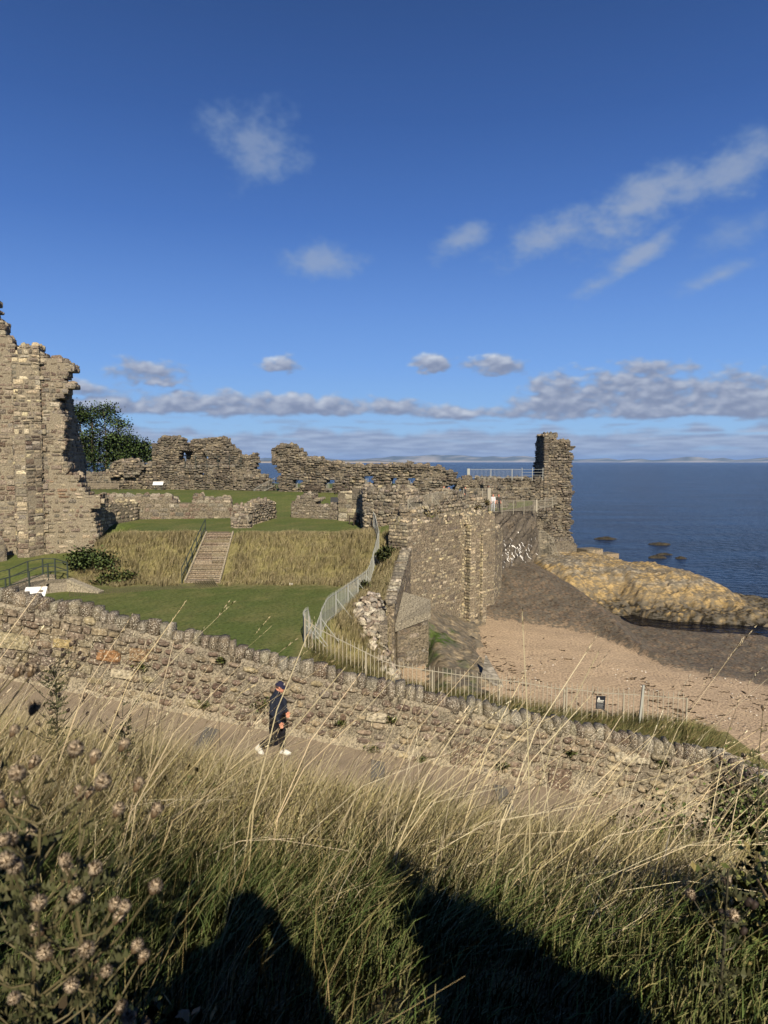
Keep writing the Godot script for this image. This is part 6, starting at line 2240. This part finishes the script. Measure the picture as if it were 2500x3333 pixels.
func bank_grass():
	var wedge := func(d: float) -> float: return 0.60 * d + 1.3
	# turf close to the camera
	var turf := []
	for i in 3:
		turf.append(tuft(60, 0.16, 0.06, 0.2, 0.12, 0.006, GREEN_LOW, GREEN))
	var near := func():
		var d := r(0.9, 6.5)
		var w: float = wedge.call(d)
		return Vector2(r(-w, w), d)
	spread_tufts("turf_grass", "short green turf nearest the camera", "grass", turf, 2600, near, func(_x, d): return 0.7 + 0.5 * smoothstep(2.0, 4.0, d), 0.3)
	# lush green blades among the dry ones
	var green := []
	for i in 3:
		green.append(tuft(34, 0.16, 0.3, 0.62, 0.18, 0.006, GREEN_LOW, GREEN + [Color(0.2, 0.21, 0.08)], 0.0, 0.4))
	var mid := func():
		var d := r(2.5, 8.0)
		var w: float = wedge.call(d)
		var x := r(-w, w)
		if nz.get_noise_2d(x * 0.35, d * 0.35) * 0.6 + 0.72 - absf(d - 4.0) * 0.2 < rng.randf():
			return null
		return Vector2(x, d)
	spread_tufts("green_grass", "lush green grass low on the bank", "grass", green, 1700, mid, func(_x, d): return 0.55 + 0.35 * smoothstep(2.6, 5.0, d), 0.3)
	# dry grass to the edge of the ramp
	var dry := []
	for i in 5:
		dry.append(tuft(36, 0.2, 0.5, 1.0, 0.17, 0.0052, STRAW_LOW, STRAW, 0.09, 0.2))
	var far := func():
		var d := 2.9 + 11.9 * pow(rng.randf(), 0.95)
		var w: float = wedge.call(d)
		var x := r(-w, w)
		if d < 4.6 and rng.randf() > 0.06 + 0.6 * smoothstep(3.3, 5.0, d + nf.get_noise_2d(x * 0.8, d) * 0.8) + 0.35 * smoothstep(0.8, 2.0, x):
			return null
		return Vector2(x, d)
	spread_tufts("dry_grass", "tall dry straw-coloured grass covering the bank", "grass", dry, 6500, far, func(x, d): return (0.42 + 0.5 * smoothstep(2.8, 6.0, d)) * clampf(1.02 - 0.045 * x, 0.68, 1.2) * lerpf(1.0, 0.62, smoothstep(9.5, 14.0, d)) * (0.9 + 0.25 * nf.get_noise_2d(x * 0.6, d * 0.6)), 0.28)
	# long leaning stalks that stand above the rest
	var stalks := []
	for i in 4:
		stalks.append(tuft(3, 0.1, 1.15, 1.75, 0.33, 0.0062, STRAW_LOW, [Color(0.66, 0.57, 0.38), Color(0.58, 0.49, 0.3), Color(0.70, 0.62, 0.44)], 1.0, 0.22, 0.45))
	var tall := func():
		var d := 3.4 + 7.5 * rng.randf()
		var w: float = wedge.call(d)
		return Vector2(r(-w, w), d)
	spread_tufts("seed_stalks", "long pale seed stalks leaning right above the dry grass", "grass", stalks, 300, tall, func(_x, d): return 0.8 + 0.2 * smoothstep(4.0, 7.0, d), 0.15)
	# broad dead leaves, bent over and curled
	var bent := []
	for i in 4:
		bent.append(tuft(4, 0.15, 0.35, 0.7, 0.34, 0.008, STRAW_LOW, [Color(0.68, 0.60, 0.42), Color(0.56, 0.46, 0.28)], 0.0, 1.1, 0.6))
	var any := func():
		var d := 4.0 + 8.0 * rng.randf()
		var w: float = wedge.call(d)
		return Vector2(r(-w, w), d)
	spread_tufts("bent_leaves", "broad pale dead grass leaves bent over among the dry grass", "grass", bent, 900, any, func(_x, _d): return 0.95, 0.2)
	# the longest ones, bright against the ramp and its wall
	var long := []
	for i in 4:
		long.append(tuft(2, 0.08, 1.3, 1.95, 0.42, 0.0075, STRAW_LOW, [Color(0.70, 0.62, 0.43), Color(0.64, 0.54, 0.35)], 1.0, 0.25, 0.35))
	var reach := func():
		var d := r(3.6, 6.8)
		var w: float = wedge.call(d)
		return Vector2(r(-w * 0.8, w), d)
	spread_tufts("long_stalks", "longest pale grass stalks reaching up across the ramp wall", "grass", long, 85, reach, func(_x, _d): return 0.85, 0.12)
	# a few stems right in front of the camera, low at left
	var close := []
	for i in 2:
		close.append(tuft(4, 0.06, 0.55, 0.95, 0.22, 0.0038, STRAW_LOW, [Color(0.5, 0.4, 0.2), Color(0.42, 0.33, 0.15)], 0.0, 0.3))
	var spot := func():
		return Vector2(r(-0.85, -0.1), r(1.3, 2.2)) if rng.randf() < 0.75 else Vector2(r(0.2, 1.3), r(1.8, 2.8))
	spread_tufts("near_stems", "golden grass stems close to the camera at lower left", "grass", close, 36, spot, func(_x, _d): return 0.85, 0.15)


func castle_grass():
	var dry := []
	for i in 3:
		dry.append(tuft(26, 0.3, 0.3, 0.7, 0.14, 0.016, [Color(0.32, 0.27, 0.14), Color(0.22, 0.21, 0.09)], [Color(0.50, 0.42, 0.25), Color(0.42, 0.35, 0.19), Color(0.58, 0.50, 0.31), Color(0.30, 0.28, 0.13)], 0.0, 0.25))
	var slope := func():
		var x := r(-20.5, -0.4)
		var d := r(43.8, 51.7) + nf.get_noise_2d(x * 0.6, 3.0) * 0.5
		if x > -13.5 and x < -10.5:
			return null
		var toe := lerpf(45.6, 43.0, smoothstep(-4.0, -0.5, x))
		if d < toe - 0.5 + 0.8 * nf.get_noise_2d(x * 0.5, 9.0) or (x > lerp_list([[40.2, -1.6], [44.5, -0.8], [49.0, -0.5]], d)):
			return null
		return Vector2(x, d)
	spread_tufts("slope_grass", "dry rough grass on the bank either side of the stairs", "grass", dry, 3600, slope, func(x, d): return (0.75 + 0.5 * nz.get_noise_2d(x * 0.3, d * 0.3)) * smoothstep(52.2, 50.0, d), 0.3)
	var spur := func():
		var d := r(30.6, 48.5)
		var fx := lerp_list([[30.0, -3.3], [32.2, -3.2], [35.9, -2.2], [40.2, -1.3], [44.5, -0.55], [48.0, 0.0]], d)
		var e := lerp_list(EDGE, d) - 0.35
		if d < 34.0:
			e = 0.8 - (34.0 - d) * 0.1
		return Vector2(r(fx, maxf(e, fx + 0.3)), d)
	spread_tufts("spur_grass", "dry grass on the spur between railing and sea wall", "grass", dry, 1300, spur, func(_x, _d): return 0.9, 0.35)
	var verge := []
	for i in 2:
		verge.append(tuft(26, 0.25, 0.3, 0.7, 0.3, 0.014, GREEN_LOW, [Color(0.16, 0.17, 0.06), Color(0.34, 0.28, 0.13), Color(0.12, 0.15, 0.05), Color(0.42, 0.34, 0.18)], 0.0, 0.4))
	var strip := func():
		var x := r(-3.2, 15.2)
		var d := r(25.5, 31.6)
		return Vector2(x, d) if zone(x, d) == 0 else null
	spread_tufts("verge_grass", "rough green and straw grass along the foot of the slope railing", "grass", verge, 1500, strip, func(_x, _d): return 0.85, 0.3)
	# mown blades that break up the lawns
	var mown := []
	for i in 2:
		mown.append(tuft(20, 0.35, 0.03, 0.09, 0.1, 0.03, [Color(0.04, 0.075, 0.015)], [Color(0.10, 0.155, 0.038), Color(0.14, 0.175, 0.055), Color(0.08, 0.13, 0.03)]))
	var lawn := func():
		var x := r(-20, -3.6)
		var d := r(27, 45.5)
		return Vector2(x, d) if x > -0.5 * d else null
	spread_tufts("mown_grass", "mown green grass of the lower lawn", "grass", mown, 2600, lawn, func(_x, _d): return 1.0, 0.25)


# ---------------------------------------------------------------- thistles
func fluff() -> ArrayMesh:
	var st := SurfaceTool.new()
	st.begin(Mesh.PRIMITIVE_TRIANGLES)
	for i in 620:
		var v := Vector3(rng.randfn(0, 1), rng.randfn(0.25, 1), rng.randfn(0, 1)).normalized()
		var w := v.cross(Vector3(r(-1, 1), r(-1, 1), r(-1, 1))).normalized() * 0.0018
		var c := Color(0.44, 0.36, 0.27) * r(0.75, 1.15)
		for p in [v * 0.004 - w, v * r(0.0125, 0.017), v * 0.004 + w]:
			st.set_color(c)
			st.set_normal(v)
			st.add_vertex(p)
	return st.commit()


func spiky_leaf(st: SurfaceTool, p: Vector3, d: Vector3, L: float, tone: Color):
	var side := d.cross(Vector3.UP).normalized()
	for k in 5:
		var a := p + d * L * k / 5.0
		var b := p + d * L * (k + 1.2) / 5.0 + Vector3(0, -0.1 * L * (k / 5.0) * (k / 5.0), 0)
		var w := L * 0.16 * (1.0 - k / 6.0)
		for s in [-1, 1]:
			st.set_color(tone * r(0.7, 1.3))
			tri(st, a, b, (a + b) / 2 + side * w * s + Vector3(0, r(-0.01, 0.03), 0))


func thistle(label: String, p: Vector3, tall: float, heads: int, dark: bool, big: float):
	var t := thing("thistle", label, "thistle", p, r(0, TAU))
	var st := mb()
	var lf := mb()
	var tips := []
	var stem_tone := Color(0.10, 0.085, 0.045) if not dark else Color(0.05, 0.045, 0.03)
	st.set_color(stem_tone)
	tube(st, [Vector3.ZERO, Vector3(0.02, tall * 0.5, 0), Vector3(0.05, tall * 0.85, 0.02)], [0.006 * big, 0.0045 * big, 0.003 * big], 5)
	for i in heads:
		var f := r(0.42, 0.9)
		var a := r(0, TAU)
		var p0 := Vector3(0.02 + 0.03 * f, tall * f, 0.01)
		var L := tall * r(0.08, 0.22)
		var p1 := p0 + Vector3(cos(a) * L * 0.75, L * r(0.5, 0.9), sin(a) * L * 0.75)
		tube(st, [p0, (p0 + p1) / 2 + Vector3(0, -0.02, 0), p1], [0.0024 * big, 0.002 * big, 0.0017 * big], 4)
		tips.append([p1, (p1 - p0).normalized()])
		spiky_leaf(lf, (p0 + p1) / 2, Vector3(cos(a + 1), 0.3, sin(a + 1)).normalized(), r(0.02, 0.045) * big, Color(0.075, 0.07, 0.035) if not dark else Color(0.035, 0.04, 0.02))
	for i in int(heads * 4.5):
		var a := r(0, TAU)
		spiky_leaf(lf, Vector3(0.02, tall * r(0.1, 0.85), 0), Vector3(cos(a), r(0.0, 0.5), sin(a)).normalized(), r(0.03, 0.075) * big, Color(0.055, 0.058, 0.028))
	put("stem", done(st), M.leaf, t)
	tag(put("leaves", done(lf), M.leaf, t), "", "", "", "stuff")
	var cup := mb()
	cup.set_smooth_group(0)
	cup.set_color(Color(0.10, 0.07, 0.04) if not dark else Color(0.028, 0.02, 0.018))
	tube(cup, [Vector3(0, -0.004, 0), Vector3(0, 0.004, 0), Vector3(0, 0.013, 0), Vector3(0, 0.02, 0)], [0.003, 0.0085, 0.009, 0.006], 7)
	var cup_mesh := done(cup)
	var fl := [fluff(), fluff()]
	for q in tips:
		var y: Vector3 = (q[1] + Vector3(0, 0.5, 0)).normalized()
		var x := y.cross(Vector3(0.3, 0.1, 0.9)).normalized()
		var xf := Transform3D(Basis(x, y, x.cross(y)) * Basis.from_scale(Vector3.ONE * big * r(0.85, 1.15)), q[0])
		put("seed_head", cup_mesh, M.leaf, t, xf)
		if not dark or rng.randf() < 0.25:
			put("seed_fluff", pick(fl), M.blade, t, xf.translated_local(Vector3(0, 0.018, 0)))


func thistles():
	thistle("near thistle with fluffy seed heads at the lower left corner", Vector3(-0.74, 12.3, -1.36), 1.14, 30, false, 1.0)
	thistle("near thistle in seed, second from the left corner", Vector3(-0.60, 12.3, -1.42), 1.0, 24, false, 1.0)
	thistle("near thistle in seed on the left edge, tallest", Vector3(-0.92, 12.3, -1.55), 1.28, 20, false, 1.0)
	thistle("dark withered thistle standing against the wall at left", at(-2.75, 5.8), 1.62, 30, true, 1.5)
	thistle("second withered thistle right of the dark one at left", at(-2.2, 5.9), 1.25, 20, true, 1.4)
	thistle("dark budding thistle at the right edge", Vector3(1.1, 12.1, -2.2), 0.72, 7, true, 1.2)
	thistle("thistle with pale fluff high at the right edge", Vector3(2.1, 11.4, -3.8), 1.15, 7, false, 1.2)


# ---------------------------------------------------------------- shrubs and tree
func leafy(called: String, label: String, category: String, p: Vector3, size: Vector3, n: int, leaf: float, tones: Array, group := "", leaf_name := "foliage"):
	var t := thing(called, label, category, p, 0.0, group)
	var st := mb()
	st.set_color(Color(0.09, 0.07, 0.045))
	for i in 7:
		var a := r(0, TAU)
		var q := r(0.3, 0.8)
		tube(st, [Vector3(0, -0.05, 0), Vector3(cos(a) * size.x * q * 0.5, size.y * 0.45, sin(a) * size.z * q * 0.5), Vector3(cos(a) * size.x * q, size.y * 0.85, sin(a) * size.z * q)], [0.012, 0.009, 0.004], 4)
	put("stems", done(st), M.leaf, t)
	var l := SurfaceTool.new()
	l.begin(Mesh.PRIMITIVE_TRIANGLES)
	var lumps := []
	for i in 9:
		lumps.append(Vector3(r(-0.7, 0.7) * size.x, r(0.3, 0.8) * size.y, r(-0.7, 0.7) * size.z))
	for i in n:
		var c: Vector3 = pick(lumps)
		var o := Vector3(rng.randfn(0, 0.26) * size.x, rng.randfn(0, 0.17) * size.y, rng.randfn(0, 0.26) * size.z)
		var q := c + o
		if q.y < 0.02:
			continue
		leaf_at(l, q, leaf * r(0.6, 1.3), (pick(tones) as Color) * r(0.7, 1.25), (o.normalized() + Vector3(0, 0.7, 0.2)).normalized())
	tag(put(leaf_name, l.commit(), M.leaf, t), "", "", "", "stuff")


func leaf_at(l: SurfaceTool, q: Vector3, s: float, c: Color, out: Vector3):
	var d := (Vector3(r(-1, 1), r(-0.6, 0.8), r(-1, 1)) + out * 0.4).normalized() * s
	var w := d.cross(Vector3(r(-1, 1), r(-1, 1), r(-1, 1))).normalized() * s * 0.32
	var nrm := (d.cross(w).normalized() * 0.6 * signf(d.cross(w).dot(out)) + out).normalized()
	for v in [q, q + d * 0.55 + w, q + d, q, q + d, q + d * 0.55 - w]:
		l.set_color(c)
		l.set_normal(nrm)
		l.add_vertex(v)


func shrubs():
	var g := [Color(0.075, 0.115, 0.03), Color(0.10, 0.135, 0.04), Color(0.05, 0.085, 0.022), Color(0.15, 0.15, 0.06)]
	leafy("bramble", "green bramble bush at the edge of the ramp at right", "shrub", at(4.3, 10.2, -0.1), Vector3(0.75, 1.15, 0.6), 2600, 0.07, g)
	leafy("bramble", "dark green bramble in front of the shaded return wall", "shrub", at(5.35, 9.6, -0.1), Vector3(0.7, 1.75, 0.6), 2600, 0.07, g)
	leafy("bramble", "yellowish leafy bush in the lower right corner", "shrub", at(1.75, 2.75, -0.1), Vector3(0.36, 0.55, 0.36), 2200, 0.038, [Color(0.17, 0.18, 0.055), Color(0.24, 0.20, 0.08), Color(0.12, 0.14, 0.04)])
	leafy("bramble", "green leafy weed low at the right edge of the bank", "shrub", at(3.9, 6.4, -0.1), Vector3(0.4, 0.7, 0.4), 1200, 0.06, g)
	leafy("bramble", "small green bush in the dry grass under the left thistles", "shrub", at(-1.75, 5.5, -0.1), Vector3(0.35, 0.6, 0.35), 1000, 0.055, g)
	leafy("low_weeds", "dark low leaves under the near thistles", "weeds", Vector3(-0.75, 12.22, -1.55), Vector3(0.42, 0.36, 0.35), 2600, 0.045, [Color(0.045, 0.065, 0.025), Color(0.06, 0.075, 0.03), Color(0.10, 0.075, 0.045)])
	leafy("bush", "dark green bush on the bank beside the gatehouse", "bush", at(-19.6, 47.2, -0.1), Vector3(1.5, 1.5, 1.3), 3200, 0.2, [Color(0.065, 0.095, 0.03), Color(0.09, 0.115, 0.04), Color(0.05, 0.075, 0.024)])
	leafy("bush", "scrubby bush lower down the bank left of the stairs", "bush", at(-17.6, 45.9, -0.1), Vector3(1.2, 0.8, 0.9), 1600, 0.18, [Color(0.06, 0.085, 0.025), Color(0.10, 0.10, 0.035)])
	leafy("bush", "dark scrub inside the railing near the head of the spur", "bush", at(0.35, 45.2, -0.1), Vector3(0.7, 0.9, 0.9), 1300, 0.16, [Color(0.04, 0.055, 0.018), Color(0.06, 0.065, 0.022)])
	leafy("bush", "green scrub halfway along the spur beside the railing", "bush", at(-0.85, 41.0, -0.1), Vector3(0.6, 0.6, 0.9), 1000, 0.14, [Color(0.06, 0.075, 0.025), Color(0.09, 0.085, 0.03)])
	var k := 0
	for q in [[3.0, 9.9, 49.4, 0.55, 0.7], [3.9, 9.75, 50.4, 0.4, 0.9], [7.5, 10.0, 56.0, 0.45, 0.8], [8.6, 10.3, 59.0, 0.3, 0.7]]:
		leafy("wall_bush", ["brown tuft on the sea wall top below the court railing", "taller brown tuft right of the first on the sea wall", "dark rounded tuft at the corner of the sea wall", "small dark tuft below the white sheet post"][k], "bush", Vector3(q[0], q[1], -q[2]), Vector3(q[3] * 0.7, q[4] * 0.7, q[3] * 0.7), 260, 0.12, [Color(0.17, 0.14, 0.07), Color(0.12, 0.11, 0.05), Color(0.22, 0.17, 0.09)])
		k += 1


func wall_weeds():
	var g := [Color(0.06, 0.09, 0.025), Color(0.09, 0.11, 0.035), Color(0.12, 0.12, 0.04)]
	var k := 0
	var say := ["weed tuft low on the ramp wall under the orange stone", "leafy weed at the wall foot left of the walking man", "weed in a joint just under the coping left of the man", "larger weed at the wall foot behind the man's back", "weed right of the walking man at chest height", "yellow-flecked weed at the wall foot right of the man", "weed high on the wall right of the pale stones", "weed at the wall foot near the second drain strip", "small weed under the coping by the black notice", "weed in the lower wall right of the middle", "drooping weed under the coping near the wall's end", "weed low on the wall near its right end"]
	for q in [[-6.3, 8.55, 0.28], [-4.7, 7.55, 0.24], [-4.2, 8.75, 0.2], [-3.2, 7.45, 0.4], [-1.1, 7.1, 0.2], [-0.35, 6.35, 0.24], [0.2, 7.2, 0.16], [1.0, 6.1, 0.24], [4.9, 6.3, 0.2], [3.1, 5.9, 0.22], [7.3, 5.95, 0.26], [5.6, 5.1, 0.24]]:
		leafy("wall_weed", say[k], "weed", Vector3(q[0], q[1], -17.93), Vector3(q[2] * 0.8, q[2], 0.1), 190, 0.055, g, "weeds growing on the ramp wall")
		k += 1


func tree():
	var t := thing("tree", "bushy dark green tree behind the gatehouse ruin", "tree", Vector3(-45.0, 10.5, -110.0))
	var st := mb()
	var ends := []
	# several trunks from one root, each branching
	for i in 7:
		var x := -3.6 + i * 1.75
		var h := [10.5, 11.5, 11.0, 11.8, 9.6, 7.0, 5.4][i] as float
		var top := Vector3(x * 1.12 + r(-0.4, 0.4), h, r(-1, 1))
		var p0 := Vector3(x * 0.75, -0.3, r(-0.6, 0.6))
		var m := p0.lerp(top, 0.5) + Vector3(r(-0.5, 0.5), 0, r(-0.4, 0.4))
		tube(st, [p0, m, top * 0.98], [0.22, 0.14, 0.04], 6)
		ends.append(top)
		for k in 9:
			var f := r(0.28, 0.95)
			var q := p0.lerp(m, f * 2) if f < 0.5 else m.lerp(top, f * 2 - 1)
			var a := r(0, TAU)
			var L := r(0.9, 2.3) * (1.15 - f * 0.5)
			var e := q + Vector3(cos(a) * L, L * r(0.35, 0.9), sin(a) * L)
			tube(st, [q, (q + e) / 2 + Vector3(0, 0.08, 0), e], [0.07, 0.05, 0.02], 4)
			ends.append(e)
			ends.append((q + e) / 2)
	put("trunk", done(st), M.bark, t)
	var l := SurfaceTool.new()
	l.begin(Mesh.PRIMITIVE_TRIANGLES)
	var tones := [Color(0.035, 0.06, 0.016), Color(0.05, 0.08, 0.022), Color(0.028, 0.045, 0.012), Color(0.07, 0.095, 0.03)]
	for e in ends:
		var low: bool = e.y < 5.0
		var base: Color = pick(tones)
		for i in (230 if low else 160):
			var o := Vector3(rng.randfn(0, 0.62), rng.randfn(0.05, 0.5), rng.randfn(0, 0.62)) * (1.35 if low else 0.95)
			leaf_at(l, e + o, r(0.2, 0.4), base * r(0.7, 1.3), (o.normalized() + Vector3(0, 0.6, 0.2)).normalized())
	# dense undergrowth round the foot
	for i in 5200:
		var x := r(-5.0, 7.6)
		var o := Vector3(x, absf(rng.randfn(0, 1.0)) * (2.3 - absf(x - 0.5) * 0.12) + 0.2, rng.randfn(0, 1.1))
		leaf_at(l, o, r(0.18, 0.36), (pick(tones) as Color) * r(0.6, 1.1), Vector3(r(-0.4, 0.4), 0.6, 0.6).normalized())
	tag(put("crown", l.commit(), M.leaf, t), "", "", "", "stuff")
